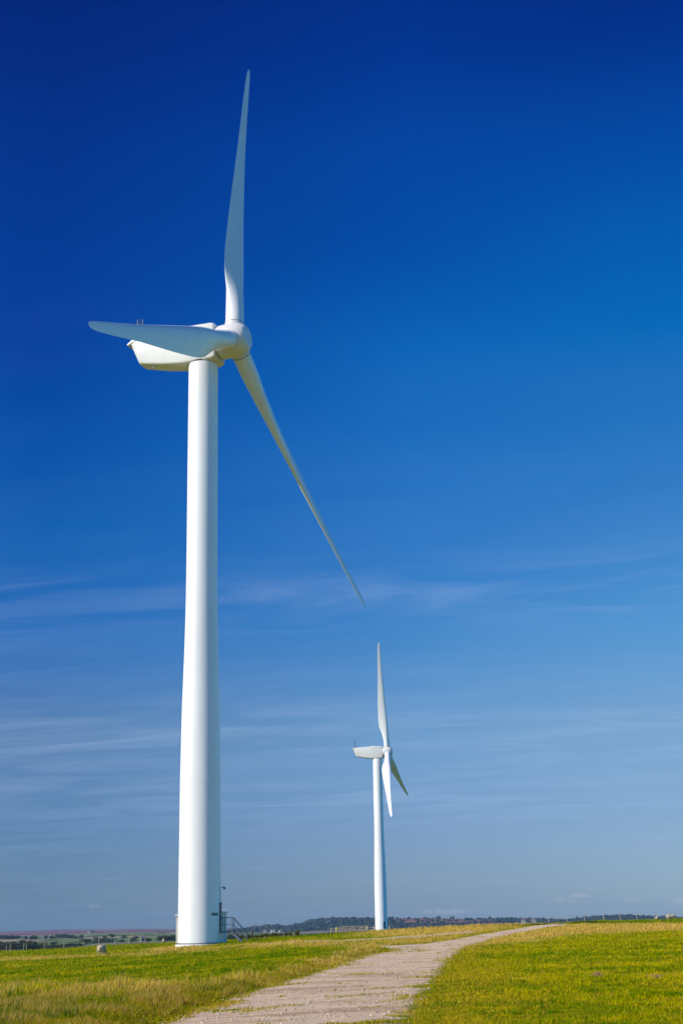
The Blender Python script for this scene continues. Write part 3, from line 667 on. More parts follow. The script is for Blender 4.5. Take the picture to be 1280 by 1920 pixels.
T1, TW1 = turbine('tall nearest wind turbine with steps at its foot, big rotor facing right', B1, -.357, .1845, 2.0, 67.76 + .555 - .30)
T2, TW2 = turbine('smaller distant wind turbine standing behind the grassy crest right of the nearest one', B2, -.1433, -.1845, 73.0, 65.39 + .36 - .2 + .4)

mb = MB(); aa = R(28)
mb.box((2.25 * math.sin(aa), -2.25 * math.cos(aa), 3.0), (.9, .08, 2.3), Matrix.Rotation(aa, 3, 'Z')); dd_ = mb.build('door', M_STEEL, T2)
mb = MB(); mb.box((2.7 * math.sin(aa), -2.7 * math.cos(aa), 1.7), (1.1, 1.0, .08), Matrix.Rotation(aa, 3, 'Z')); mb.build('door_landing', M_STEEL, dd_)
# fittings on the nearest tower: local frame, +X is towards the steps
sd_ = Vector((math.cos(R(-4)), math.sin(R(-4)), 0)); sp_ = Vector((-sd_.y, sd_.x, 0)); ZZ = Vector((0, 0, 1))
def P3(s, w, z): return sd_ * s + sp_ * w + ZZ * z
rotd = Matrix.Rotation(R(-4), 3, 'Z')
mb = MB(); mb.box(P3(2.23, 0, 2.85), (.2, .9, 2.9), rotd); d1 = mb.build('door', M_DARKDOOR, T1)
mb = MB(); mb.box(P3(2.24, 0, 4.36), (.3, 1.0, .08), rotd); mb.build('door_canopy', M_DARKDOOR, d1)
mb = MB(); mb.tube(P3(2.33, -.3, 2.5), P3(2.38, -.3, 2.8), .03, 6); mb.build('handle', M_STEEL, d1)
mb = MB(); mb.tube(P3(2.2, -.1, 5.95), P3(2.62, -.1, 6.05), .035, 6); mb.tube(P3(2.62, -.1, 6.05), P3(2.72, -.1, 5.8), .1, 8, .13)
for i in range(9): mb.tube(P3(2.3, -.1, 4.4 + i * .17), P3(2.3, -.1, 4.5 + i * .17), .02, 6)
mb.tube(P3(2.27, -.1, 4.3), P3(2.24, -.1, 5.9), .014, 6)
mb.build('outdoor_lamp', M_STEEL, T1)
mb = MB(); mb.box(P3(2.95, 0, 1.44), (1.35, 1.05, .09), rotd); mb.box(P3(3.6, 0, 1.40), (.05, 1.1, .16), rotd); mb.box(P3(2.95, .53, 1.40), (1.35, .05, .16), rotd); mb.box(P3(2.95, -.53, 1.40), (1.35, .05, .16), rotd)
stp = mb.build('access_steps', M_STEEL, T1)
for w in (-.53, .53):
    mb = MB(); p0 = P3(3.58, w, 1.38); p1 = P3(4.92, w, .04); dd = (p1 - p0)
    q = dd.to_track_quat('X', 'Z').to_matrix(); mb.box((p0 + p1) / 2, (dd.length, .05, .24), q); mb.build('stringer', M_STEEL, stp)
    mb = MB()
    for s in (2.62, 3.48): mb.tube(P3(s, w, 1.44), P3(s, w, 2.86), .03, 8)
    mb.tube(P3(3.62, w, 1.44), P3(3.62, w, 2.84), .03, 8)
    mb.tube(P3(2.3, w, 2.86), P3(3.6, w, 2.86), .035, 8); mb.tube(P3(2.3, w, 2.15), P3(3.6, w, 2.15), .025, 8)
    mb.tube(P3(3.6, w, 2.86), P3(5.12, w, 1.18), .035, 8); mb.tube(P3(5.12, w, 1.18), P3(5.12, w, -.05), .035, 8); mb.tube(P3(3.6, w, 2.15), P3(5.12, w, .62), .022, 8)
    mb.build('handrail', M_STEEL, stp)
for i in range(6):
    mb = MB(); t = (i + .6) / 6.2; mb.box(P3(3.62 + 1.3 * t, 0, 1.38 - 1.34 * t), (.25, 1.0, .04), rotd); mb.build('tread', M_STEEL, stp)
# plate number on the tower, bent round the shell
def bent_text(body, size, zc_, ang, rad, parent, name):
    cu = bpy.data.curves.new('t', 'FONT'); cu.body = body; cu.size = size; cu.extrude = .004; cu.align_x = 'CENTER'; cu.align_y = 'CENTER'; cu.offset = .008
    to = bpy.data.objects.new('t', cu); COL.objects.link(to); dg = bpy.context.evaluated_depsgraph_get(); me_ = bpy.data.meshes.new_from_object(to.evaluated_get(dg))
    COL.objects.unlink(to); bpy.data.objects.remove(to)
    for vv in me_.vertices:
        t = ang + vv.co.x / rad; rr_ = rad + .012 + vv.co.z; vv.co = Vector((rr_ * math.sin(t), -rr_ * math.cos(t), zc_ + vv.co.y))
    return link(name, me_, M_LETTER, parent)
bent_text('R8007', .42, 3.2, R(53), 2.262, T1, 'number_lettering')

# ---------------------------------------------------------------- transformer kiosks behind the nearest tower
def kiosk(u, r, w, d, hwall, hroof, label, rz, gable):
    t = float(th_of_u(u)); x, y = r * math.sin(t), r * math.cos(t); z = gz(x, y) - .05
    K_ = empty('transformer_kiosk', (x, y, z), label, 'kiosk', 'transformer kiosks behind the near turbine', rz)
    mb = MB(); mb.box((0, 0, .06), (w + .3, d + .3, .2)); mb.build('base_slab', M_CONC, K_)
    mb = MB(); mb.box((0, 0, hwall / 2 + .1), (w, d, hwall)); wl = mb.build('wall', M_KIOSK, K_)
    for s in (-1, 1):
        mb = MB(); mb.box((s * w * .24, -d / 2 - .02, hwall / 2 + .1), (w * .42, .04, hwall * .86)); dr = mb.build('door', M_KIOSK, wl)
    mb = MB(); z0 = hwall + .1; o = .13
    if gable:
        W, D = w / 2 + o, d / 2 + o
        mb.add([(-W, -D, z0), (W, -D, z0), (W, D, z0), (-W, D, z0), (-W, -D, z0 + .14), (W, -D, z0 + .14), (W, D, z0 + .14), (-W, D, z0 + .14), (0, -D, z0 + hroof), (0, D, z0 + hroof)],
               [(0, 3, 2, 1), (0, 1, 5, 8, 4), (2, 3, 7, 9, 6), (1, 2, 6, 5), (3, 0, 4, 7), (4, 8, 9, 7), (5, 6, 9, 8)])
    else:
        rings = []
        for e_, zz in ((o, z0), (o, z0 + .16), (-.2, z0 + hroof)): rings.append([(-w / 2 - e_, -d / 2 - e_, zz), (w / 2 + e_, -d / 2 - e_, zz), (w / 2 + e_, d / 2 + e_, zz), (-w / 2 - e_, d / 2 + e_, zz)])
        mb.loft(rings)
    mb.build('roof', M_KROOF, K_, 0)
kiosk(347, 171.5, 1.9, 1.7, 3.15, .25, 'cream kiosk with a flat lid showing left of the near tower', R(4), False)
kiosk(412, 173, 1.0, 1.5, 3.2, .42, 'cream kiosk with a small pitched roof behind the access steps', R(-20), True)

# ---------------------------------------------------------------- sheep
def meta_mesh(name, els, res):
    """one continuous body grown from overlapping ellipsoids and tapering chains"""
    mbd = bpy.data.metaballs.new(name + 'meta'); mbd.resolution = res; mbd.render_resolution = res; mbd.threshold = .35
    for c, r in els:
        e = mbd.elements.new(type='ELLIPSOID'); e.co = c; e.radius = 1.0; e.size_x, e.size_y, e.size_z = r; e.stiffness = 2.0
    o = bpy.data.objects.new(name + 'meta', mbd); COL.objects.link(o); dg = bpy.context.evaluated_depsgraph_get(); dg.update()
    me = bpy.data.meshes.new_from_object(o.evaluated_get(dg)); bpy.data.objects.remove(o); me.name = name
    me.polygons.foreach_set('use_smooth', [True] * len(me.polygons)); return me
M_WOOL = mat('fleece', (.62, .54, .42), .95, varied((.28, .22, .145), (.50, .42, .29), 5, bmp=.8, bd=.04))
M_FACE = mat('sheep_face', (.25, .22, .19), .8, varied((.15, .13, .11), (.35, .3, .26), 9))
def sheep(u, v, r, heading, label, pose='graze', scale=1.0):
    t = float(th_of_u(u)); x, y = r * math.sin(t), r * math.cos(t); z = gz(x, y)
    zl = -.5 if pose == 'lie' else 0
    G = empty('sheep', (x, y, z + zl), label, 'sheep', 'sheep grazing on the hilltop', heading)
    G.scale = (scale,) * 3
    # body faces local +X
    E_ = [((0, 0, .48), (.46, .36, .31)), ((-.32, 0, .48), (.35, .38, .35)), ((-.48, 0, .46), (.26, .36, .34)), ((.30, 0, .52), (.32, .30, .29)), ((-.38, .15, .36), (.19, .14, .22)), ((-.38, -.15, .36), (.19, .14, .22))]
    hd = [(.58, .42), (.68, .30), (.76, .20), (.84, .12)] if pose == 'graze' else [(.56, .62), (.62, .74), (.68, .80), (.78, .78)]
    for (hx__, hz__), q in zip(hd, (.17, .14, .12, .09)): E_.append(((hx__, 0, hz__), (q, q * .9, q)))
    for sx in (-.42, .32):
        for sy in (-.16, .16):
            for q in range(7): E_.append(((sx - .01 * q, sy, .34 - q * .05), (.075 - .004 * q, .07 - .003 * q, .08)))
    me_ = meta_mesh('body', E_, .045)
    for vv in me_.vertices:
        c = vv.co
        if c.z > .26 and c.x < .6:
            n = (math.sin(c.x * 31 + 2) * math.sin(c.y * 37) + math.sin(c.y * 53 + 1) * math.sin(c.z * 47)) * .012; vv.co += vv.normal * n
    b = link('body', me_, M_WOOL, G); hx_ = (hd[2][0], 0, hd[2][1]); J7 = (hd[3][0], 0, hd[3][1])
    mb = MB(); mb.tube((-.66, 0, .55), (-.70, 0, .32), .05, 8, .03); mb.build('tail', M_WOOL, G, 60)
    hz = hx_[2]
    for sy in (-1, 1):
        mb = MB(); mb.tube((hx_[0] - .02, sy * .06, hz + .04), (hx_[0] - .05, sy * .19, hz + .03), .035, 6, .012); mb.build('ear', M_FACE, G, 60)
    mb = MB(); q = Vector(J7); mb.tube(Vector(hx_) * .35 + q * .65 + Vector((0, 0, 0)), q + (q - Vector(hx_)) * .35, .072, 10, .05); mb.build('muzzle', M_FACE, G, 60)
    return G
def rat(u, v):
    p = hit(u, v, 60); return float(np.hypot(*p))
sheep(192.5, 1791, rat(192, 1792), R(84), 'woolly cream sheep grazing in the left pasture, rump to the camera', 'graze', 1.28)
sheep(307, 1768, 262, R(98), 'small far sheep standing beyond the straw grass, left of the tower base', 'stand')
sheep(328, 1768, 250, R(10), 'sheep lying low beside the left kiosk, seen as a white speck', 'lie')
sheep(1258.5, 1722, 226, R(5), 'larger of two pale sheep side-on by the right-hand fence', 'graze', 1.12)
sheep(1231.5, 1722, 228, R(80), 'smaller of two pale sheep by the right-hand fence, tail to the camera', 'graze', .95)

# ---------------------------------------------------------------- fences, gate, posts
def place(u, r):
    t = float(th_of_u(u)); x, y = r * math.sin(t), r * math.cos(t); return Vector((x, y, gz(x, y)))
def fence(name, label, pts, h, mat_=M_WOODP, rad=.06, wires=(.35, .7, 1.05), extra=None):
    p0 = place(*pts[0]); Fn = empty(name, p0, label, 'fence')
    tops = []
    for i, (u, r) in enumerate(pts):
        p = place(u, r) - p0; hh = h * (1 + .12 * math.sin(i * 2.3)) ; lean = Vector((.04 * math.sin(i * 1.7), 0, hh))
        mb = MB(); mb.tube(p - Vector((0, 0, .2)), p + lean, rad, 8, rad * .9); mb.build('post', mat_, Fn); tops.append(p)
    for w in wires:
        mb = MB()
        for a_, b_ in zip(tops[:-1], tops[1:]): mb.tube(a_ + Vector((0, 0, w * h)), b_ + Vector((0, 0, w * h)), .012, 4)
        mb.build('wire', M_WIRE, Fn)
    return Fn
LF = [(-60, 292), (-25, 290), (13.7, 288), (21, 287), (46, 286), (51, 280), (84.5, 284), (121, 282), (157, 280), (186, 276), (216, 272), (242, 270), (264, 268), (273, 262)]
fence('post_fence', 'weathered wire fence with leaning posts across the left field edge behind the sheep', LF, 1.25)
RF = [(996, 236), (1028.5, 236), (1062.5, 235), (1096, 236), (1131.5, 236), (1162.5, 237), (1194, 238), (1227, 239), (1253, 240), (1290, 241), (1330, 242)]
fence('post_fence', 'wire fence with thin pale posts along the right-hand crest', RF, 1.25, rad=.055)
# five-bar gate on the crest between the turbines
def top_at(u, v, r):
    t = float(th_of_u(u)); x, y = r * math.sin(t), r * math.cos(t); return Vector((x, y, float(z_of(x, y, v))))
def gate():
    a_ = top_at(636, 1738, 222); b_ = top_at(686, 1736.6, 222); G = empty('field_gate', Vector((a_.x, a_.y, gz(a_.x, a_.y))), 'pale wooden five-bar field gate in the gap below the distant turbine', 'gate')
    o_ = G.location.copy(); a_ = a_ - o_; b_ = b_ - o_; dz = Vector((0, 0, -1))
    for i, q in enumerate((0, .22, .44, .68, .95)):
        mb = MB(); mb.tube(a_ + dz * q, b_ + dz * q, .045, 6); mb.build('bar', M_WOODP, G)
    mb = MB()
    for k in range(3):
        mid = a_.lerp(b_, (k + .5) / 3)
        mb.tube(a_.lerp(b_, k / 3) + dz * .95, mid, .035, 6); mb.tube(mid, a_.lerp(b_, (k + 1) / 3) + dz * .95, .035, 6)
    mb.build('brace', M_WOODP, G)
    for p in (a_, b_):
        mb = MB(); mb.tube(p + Vector((0, 0, .05)), p + dz * 1.15, .06, 6); mb.build('stile', M_WOODP, G)
gate()
def post(u, vtop, r, rad, m_, label, group=None, cap=False):
    p = top_at(u, vtop, r); g_ = gz(p.x, p.y); P_ = empty('post', (p.x, p.y, g_), label, 'post', group)
    hgt = max(p.z - g_, .5); mb = MB(); mb.lathe((0, 0, -.25), (0, 0, 1), [(0, rad), (hgt + .2, rad), (hgt + .25, rad * .7)], 10); mb.build('shaft', m_, P_)
    mb = MB(); mb.box((0, -rad, hgt * .6), (rad * 1.4, .05, .12)); mb.build('bracket', M_STEEL, P_)
post(689, 1736.2, 222, .16, M_WOODP, 'thick square-looking wooden gatepost at the right end of the field gate')
post(621.5, 1739.8, 222, .12, M_WOODP, 'wooden post at the far left of the gate rails')
post(630.8, 1738, 221, .13, M_YELLOWP, 'yellow-green post just left of the field gate')
post(701, 1737.2, 205, .12, M_WOODP, 'wooden post in front of the distant turbine, left of its tower')
post(730, 1735.8, 222, .1, M_WOODP, 'short wooden post right of the distant turbine tower')
post(473, 1744.5, 212, .13, M_DARKWOOD, 'thick dark post among the gorse right of the steps')
post(446.5, 1746, 212, .10, M_DARKWOOD, 'short dark post seen under the sloping handrail')
rl = empty('post_and_rail_fence', place(621.5, 222), 'low post-and-rail length joining the left post and the gate', 'fence')
for dz_ in (0, -.35):
    a_ = top_at(621.5, 1741.5, 222) - rl.location; b_ = top_at(636, 1741, 222) - rl.location
    mb = MB(); mb.tube(a_ + Vector((0, 0, dz_)), b_ + Vector((0, 0, dz_)), .05, 6); mb.build('rail', M_WOODP, rl)
rl = empty('post_and_rail_fence', place(689, 222), 'short post-and-rail length between the gate and the distant tower', 'fence')
for dz_ in (0, -.35):
    a_ = top_at(690, 1739, 222) - rl.location; b_ = top_at(702, 1738.8, 222) - rl.location
    mb = MB(); mb.tube(a_ + Vector((0, 0, dz_)), b_ + Vector((0, 0, dz_)), .05, 6); mb.build('rail', M_WOODP, rl)

# ---------------------------------------------------------------- trees and bushes
def leafmat(name, c1, c2):
    def b(nt, p):
        g = N(nt, 'ShaderNodeNewGeometry'); 
        n = noise(nt, objco(nt), .5, 3, .6)
        f = math_n(nt, 'ADD', math_n(nt, 'MULTIPLY', g.outputs['Random Per Island'], .6), math_n(nt, 'MULTIPLY', n, .5))
        L(nt, ramp(nt, f, [(.2, c1), (.85, c2)]), p.inputs['Base Color']); p.inputs['Specular IOR Level'].default_value = .1
    return mat(name, c1, .8, b)
M_LEAF = [leafmat('leaf_dark', (.014, .028, .01), (.04, .06, .015)), leafmat('leaf_mid', (.022, .038, .01), (.06, .075, .016)), leafmat('leaf_olive', (.03, .038, .01), (.085, .08, .02))]
M_GORSE = leafmat('gorse', (.035, .05, .012), (.14, .14, .02))
def crown_mesh(w, h, z0, n, leaf, seed, low=False):
    g = np.random.default_rng(seed); nb = 9 if not low else 6
    c = np.stack([g.uniform(-.30, .30, nb) * w, g.uniform(-.30, .30, nb) * w, z0 + h * g.uniform(.28, .74, nb)], 1); rs = g.uniform(.2, .34, nb) * min(w, h * 1.2)
    c[0] = (0, 0, z0 + h * .5); rs[0] = .36 * min(w, h * 1.2)
    P = []
    for k in range(nb):
        m_ = n // nb; d = g.normal(size=(m_, 3)); d /= np.linalg.norm(d, axis=1)[:, None]; q = g.uniform(.55, 1.08, (m_, 1)) ** .5
        P.append(c[k] + d * q * rs[k] * np.array([1, 1, .85]))
    P = np.vstack(P); P[:, 2] = np.maximum(P[:, 2], z0 * .7 + .05)
    m_ = len(P); a = g.normal(size=(m_, 3)); a /= np.linalg.norm(a, axis=1)[:, None]; b = np.cross(a, g.normal(size=(m_, 3))); b /= np.linalg.norm(b, axis=1)[:, None]
    s = leaf * g.uniform(.6, 1.3, (m_, 1)); Vv = np.stack([P - a * s, P - b * s * .7, P + a * s, P + b * s * .7], 1).reshape(-1, 3)
    Ff = np.arange(m_ * 4).reshape(-1, 4); me_ = bpy.data.meshes.new('crown')
    me_.from_pydata(Vv.tolist(), [], Ff.tolist()); me_.update(); return me_
def trunk_mesh(h, rad, w, z0):
    mb = MB(); mb.tube((0, 0, -.5), (0, 0, h * .55), rad, 8, rad * .6)
    for k in range(4):
        t = k * 1.6 + .4; mb.tube((0, 0, z0 * .8 + h * .05 * k), (math.cos(t) * w * .28, math.sin(t) * w * .28, h * (.5 + .07 * k)), rad * .45, 6, rad * .15)
    me_ = bpy.data.meshes.new('trunk'); me_.from_pydata(mb.v, [], mb.f); me_.update(); return me_
CROWNS = []; 
for s in range(5):
    q = crown_mesh(1.0, .82, .16, 1500, .040, 100 + s); q.materials.append(M_LEAF[s % 3]); CROWNS.append(q)
TRUNK = trunk_mesh(1.0, .035, 1.0, .18); TRUNK.materials.append(M_BARK)
def tree(u, vtop, wpx, r, hm, label, group, k):
    """vtop: row of the crown's top; wpx: crown width in photo pixels"""
    tp = top_at(u, vtop, r); g_ = gz(tp.x, tp.y); h = max(tp.z - g_, hm); w = wpx * (1.7 if r < 1100 else 1.4) * r / 2920
    T_ = empty('tree', (tp.x, tp.y, tp.z - h), label, 'tree', group); rz = (k * 1.9) % 6.28
    for nm, me_ in (('crown', CROWNS[k % 5]), ('trunk', TRUNK)):
        o = link(nm, me_, None, T_); o.scale = (w * 1.12, w * 1.12, h); o.rotation_euler = (0, 0, rz)
    return T_
NT = [(-40, 1765, 20, 560), (-18, 1764, 16, 560), (4, 1762.5, 17, 560), (14, 1763.5, 17, 570), (25, 1764, 16, 560), (33, 1765, 13, 540), (43, 1760.5, 10, 600), (52, 1763, 10, 590), (64, 1761, 10, 600), (62, 1768, 16, 520), (44, 1771, 12, 510),
      (77, 1768, 13, 540), (89, 1769, 9, 530), (81, 1764.5, 8, 600), (95, 1771, 13, 520), (102, 1764.5, 8, 620), (109, 1771, 10, 520), (127, 1767.5, 13, 540), (145, 1767, 17, 530), (119, 1768, 9, 560), (162, 1759.5, 15, 620), (178, 1763, 9, 600), (186, 1758.5, 13, 640), (196, 1757, 12, 650), (203, 1759.5, 10, 640), (213, 1759.5, 10, 640), (228, 1760.5, 9, 640), (250, 1756.5, 9, 640), (168, 1768, 9, 520), (200, 1767, 12, 500), (278, 1758.5, 10, 640), (303, 1753.5, 11, 650), (312, 1752.5, 9, 660), (320, 1752, 10, 660), (328, 1753, 9, 660), (338, 1754, 9, 660), (430, 1750, 10, 620), (441, 1750.5, 9, 640), (455, 1751, 10, 620), (466, 1751.5, 9, 640)]
def near_label(i, u, v):
    if u < 40: return 'dark rounded copse tree, %s' % ['outermost beyond the left edge of the photo', 'next to the left edge of the photo', 'leftmost one in the photo', 'second from the left edge of the photo', 'third from the left edge, by the farm gable', 'right beside the grey farm gable'][i if i < 6 else 5]
    ref = [(51, 'between the copse and the paired fence posts'), (72, 'behind the paired fence posts'), (100, 'left of the long row behind the fence'), (135, 'behind the fence where the moor fields begin'), (160, 'just left of the lone spreading tree'), (175, 'at the lone dark clump left of the sheep'), (210, 'directly above the grazing sheep'), (240, 'right of the grazing sheep'), (290, 'standing alone left of the small far sheep'), (345, 'in the dark clump left of the tower base'), (480, 'glimpsed through the handrails of the steps')]
    w_ = next(t for q, t in ref if u < q)
    return w_
cnt = {}
for i, (u, v, w, r) in enumerate(NT):
    w_ = near_label(i, u, v)
    if u >= 40:
        c_ = cnt.get(w_, 0); cnt[w_] = c_ + 1
        look = ['tall narrow dark tree', 'broad low green tree', 'small rounded tree', 'bushy olive-green tree', 'shorter ragged tree', 'low dark bushy tree'][c_ % 6]
        w_ = look + ' ' + w_
    r2 = 1000 + (r - 560) * .8 if u < 155 else 1380 + (r - 600) * .6
    tree(u, v, w, r2, 3.0, w_, 'trees in the valley behind the left fence', i)
FT = [(86.5, 1753.5, 5, 2600), (98, 1753, 8, 2600), (110, 1750.5, 8, 2800), (118, 1750, 8, 2850), (125, 1751, 9, 2800), (134, 1752.5, 10, 2750), (141, 1754, 8, 2700), (152, 1751.5, 7, 2700), (182, 1755, 8, 2500), (197, 1753.5, 6, 2500), (210, 1750.5, 8, 2600), (233.5, 1752, 8, 2500), (66, 1752.5, 7, 2600), (60, 1753, 6, 2600), (49, 1753.5, 5, 2600), (4, 1753, 9, 2700), (12, 1753, 9, 2700), (20, 1752.6, 9, 2700), (28, 1752.8, 9, 2700), (35, 1752.5, 7, 2650), (256, 1754, 6, 2500), (173, 1743.8, 4.5, 5200)]
FL = ['in the far plantation at the left edge, %s tree' % q for q in ('first', 'second', 'third', 'fourth', 'last')]
for i, (u, v, w, r) in enumerate(FT):
    if u < 40: l = ['leftmost', 'second', 'middle', 'fourth', 'rightmost'][i - 15] + ' bluish tree of the far block plantation at the left edge'
    else:
        l = {86.5: 'tiny bluish tree left of the white far farm', 98: 'rounded bluish tree right of the white far farm', 110: 'leftmost bluish tree of the long far wood above the field', 118: 'tallest bluish tree of the long far wood', 125: 'middle bluish tree of the long far wood', 134: 'broad bluish tree in the right half of the long far wood', 141: 'last low bluish tree of the long far wood', 152: 'lone bluish tree right of the long far wood', 182: 'blue-dark tree on the far slope left above the sheep', 197: 'small blue tree on the far slope right above the sheep', 210: 'big round blue tree under the purple moor', 233.5: 'second round blue tree under the purple moor, right of the biggest', 66: 'far hedgerow tree, right one of the pair left of the white farm', 60: 'far hedgerow tree, left one of the pair', 49: 'small far tree right of the block plantation', 256: 'small blue tree above the dark roadside tree', 173: 'single dark tree beside the white house on the purple moor'}[u]
    tree(u, v, w, r, 9, l, 'trees on the far fields', i)
# gorse on the slope behind the steps
GB = []
for s in range(3):
    q = crown_mesh(1.0, 1.0, .02, 700, .055, 300 + s, True); q.materials.append(M_GORSE); GB.append(q)
STEM = trunk_mesh(.6, .03, .6, .1); STEM.materials.append(M_BARK)
GP = [(453, 1753.5, 10, 200), (463, 1753, 10, 198), (481, 1752, 11, 198), (490, 1751, 11, 197), (499, 1752, 10, 194), (507, 1749.5, 11, 196), (518, 1748.5, 11, 194), (526, 1747.5, 9, 193), (535, 1745, 8, 192), (544, 1745.5, 10, 192), (556, 1743.5, 11, 192), (470, 1757, 9, 186), (512, 1753.5, 9, 186)]
GLn = ['at the foot of the steps, leftmost', 'left of the dark post', 'just right of the dark post', 'second right of the dark post', 'low one in the middle of the row', 'under the white hillside houses', 'right of centre in the row', 'next to the taller spiky one', 'tallest spiky one', 'between the spiky one and the row end', 'at the right end of the row, against the straw grass', 'front low one below the dark post', 'front low one mid-slope']
for i, (u, v, w, r) in enumerate(GP):
    tp = top_at(u, v, r); g_ = gz(tp.x, tp.y); h = max(tp.z - g_, .7); ww = w * r / 2920
    G_ = empty('gorse_bush', (tp.x, tp.y, g_), 'green-brown gorse bush ' + GLn[i], 'bush', 'gorse bushes on the slope right of the steps')
    for nm, me_ in (('foliage', GB[i % 3]), ('stem', STEM)):
        o = link(nm, me_, None, G_); o.scale = (ww * 1.15, ww * 1.15, h); o.rotation_euler = (0, 0, i * 1.3)
# woodland covering the far hill: one mass
def woodland():
    n = 22000; g = np.random.default_rng(5); u = g.uniform(430, 1290, n * 2); r = g.uniform(3500, 5050, n * 2); t = th_of_u(u); x = r * np.sin(t); y = r * np.cos(t)
    dens = fbm(x * .0022 + 3, y * .003, 4); bare = (u > 735) & (u < 930) & (r > 4150)
    front = sstep(3500, 4200, r); k = (dens > .05 - .5 * front) & ~(bare & (g.random(len(u)) < .93)); k &= ~((u < 560) & (r < 4000) & (g.random(len(u)) < .8)); k &= g.random(len(u)) < .9
    tower_gap = ((u > 965) & (u < 1092) & (g.random(len(u)) < .82)) | ((u > 735) & (u < 965) & (g.random(len(u)) < .6)); k &= ~tower_gap
    x, y, r, u = x[k][:n], y[k][:n], r[k][:n], u[k][:n]; n = len(x)
    z = z_ground(x, y); s = g.uniform(2.2, 5.2, n) * (1 + (g.random(n) < .05) * .6)
    ph = (1 + 5 ** .5) / 2; ic = np.array([(-1, ph, 0), (1, ph, 0), (-1, -ph, 0), (1, -ph, 0), (0, -1, ph), (0, 1, ph), (0, -1, -ph), (0, 1, -ph), (ph, 0, -1), (ph, 0, 1), (-ph, 0, -1), (-ph, 0, 1)]) / 1.9
    fc = np.array([(0, 11, 5), (0, 5, 1), (0, 1, 7), (0, 7, 10), (0, 10, 11), (1, 5, 9), (5, 11, 4), (11, 10, 2), (10, 7, 6), (7, 1, 8), (3, 9, 4), (3, 4, 2), (3, 2, 6), (3, 6, 8), (3, 8, 9), (4, 9, 5), (2, 4, 11), (6, 2, 10), (8, 6, 7), (9, 8, 1)])
    P = ic[None] * g.uniform(.7, 1.25, (n, 12, 1)); P[:, :, 2] *= g.uniform(.6, 1.05, (n, 1)); Vv = P * s[:, None, None] + np.stack([x, y, z + s * .35], 1)[:, None]
    Ff = (np.arange(n) * 12)[:, None, None] + fc[None]
    c = np.array([.018, .030, .022]) * g.uniform(.5, 1.7, (n, 1)) + np.array([.03, .018, .0]) * (g.random((n, 1)) < .12)
    c4 = np.repeat(np.concatenate([c, np.ones((n, 1))], 1), 12, 0)
    def b(nt, p): L(nt, N(nt, 'ShaderNodeAttribute', attribute_name='col').outputs['Color'], p.inputs['Base Color'])
    o = np_mesh('far_woodland', Vv.reshape(-1, 3), Ff.reshape(-1, 3), mat('woodland', (.04, .06, .03), .95, b, spec=.05), smooth=True, attrs={'col': ('FLOAT_COLOR', c4)})
    tag(o, 'dark woodland covering the far hillside between and beyond the turbines', 'woodland', kind='stuff')
woodland()

# ---------------------------------------------------------------- far houses, crags, walls
def house(u, v, r, w, d, h, rz, wall, label, sink=0):
    t = float(th_of_u(u)); x, y = r * math.sin(t), r * math.cos(t)
    if v is None: z = gz(x, y)
    else: z = float(z_of(x, y, v))
    zg = gz(x, y); H_ = empty('farmhouse', (x, y, min(z, zg)), label, 'house', 'houses on the far hills', rz); h = h + max(0, z - zg)
    mb = MB(); W, D = w / 2, d / 2; rh = d * .38
    mb.add([(-W, -D, -1), (W, -D, -1), (W, D, -1), (-W, D, -1), (-W, -D, h), (W, -D, h), (W, D, h), (-W, D, h), (-W, 0, h + rh), (W, 0, h + rh)], [(0, 3, 2, 1), (0, 1, 5, 4), (2, 3, 7, 6), (1, 2, 6, 9, 5), (3, 0, 4, 8, 7)])
    wl = mb.build('wall', wall, H_, 0)
    mb = MB(); o = .35; mb.add([(-W - o, -D - o, h - o * .5), (W + o, -D - o, h - o * .5), (W + o, 0, h + rh + .15), (-W - o, 0, h + rh + .15), (-W - o, D + o, h - o * .5), (W + o, D + o, h - o * .5)], [(0, 1, 2, 3), (3, 2, 5, 4)]); rf = mb.build('roof', M_SLATE, H_, 0)
    mb = MB(); mb.box((W * .7, 0, h + rh + .5), (1, .8, 1.6)); mb.build('chimney', wall, rf, 0)
    for k in (-.5, 0, .5):
        mb = MB(); mb.box((k * w * .6, -D - .03, h * .62), (1.2, .08, 1.4)); mb.build('window', M_GLASS, wl, 0)
house(36.5, None, 1120, 3.4, 4, 5.5, R(60), M_STONEW, 'grey stone farm gable half hidden in the copse at the left')
house(92, None, 2650, 5.5, 5, 3.2, R(5), M_WHITEW, 'white farmhouse in the far green fields above the left fence')
house(82, None, 2700, 6, 5, 2.6, R(-8), M_STONEW, 'low grey barn left of the white far farmhouse')
house(44, None, 2750, 6, 5, 4, R(10), M_STONEW, 'pale stone farm beside the far plantation at the left')
house(54, None, 2700, 5, 4, 3, R(-15), M_STONEW, 'second small stone farm right of the plantation farm')
house(167, None, 5150, 8, 6, 4, R(10), M_WHITEW, 'lone white house high on the purple moor')
house(269, None, 1420, 4.5, 4, 4.5, R(20), M_STONEW, 'narrow pale barn end between the trees right of the sheep')
house(511, None, 3560, 9, 7, 4, R(8), M_WHITEW, 'large white farm under the wooded hill, right of the steps')
house(497, None, 3500, 7, 6, 4, R(-10), M_STONEW, 'stone farm left of the large white farm under the hill')
house(525, None, 3600, 5, 5, 3, R(20), M_WHITEW, 'small white cottage right of the large white farm')
house(616, None, 4250, 8, 6, 7, R(5), M_WHITEW, 'white house low on the wooded slope above the gate')
house(981, 1725.3, 1500, 4, 4, 0.4, R(0), M_STONEW, 'pale low farm building where the track tops the rise')
house(1001, 1723.6, 3300, 5, 5, 0.3, R(5), M_STONEW, 'small pale farm among far trees past the end of the track')
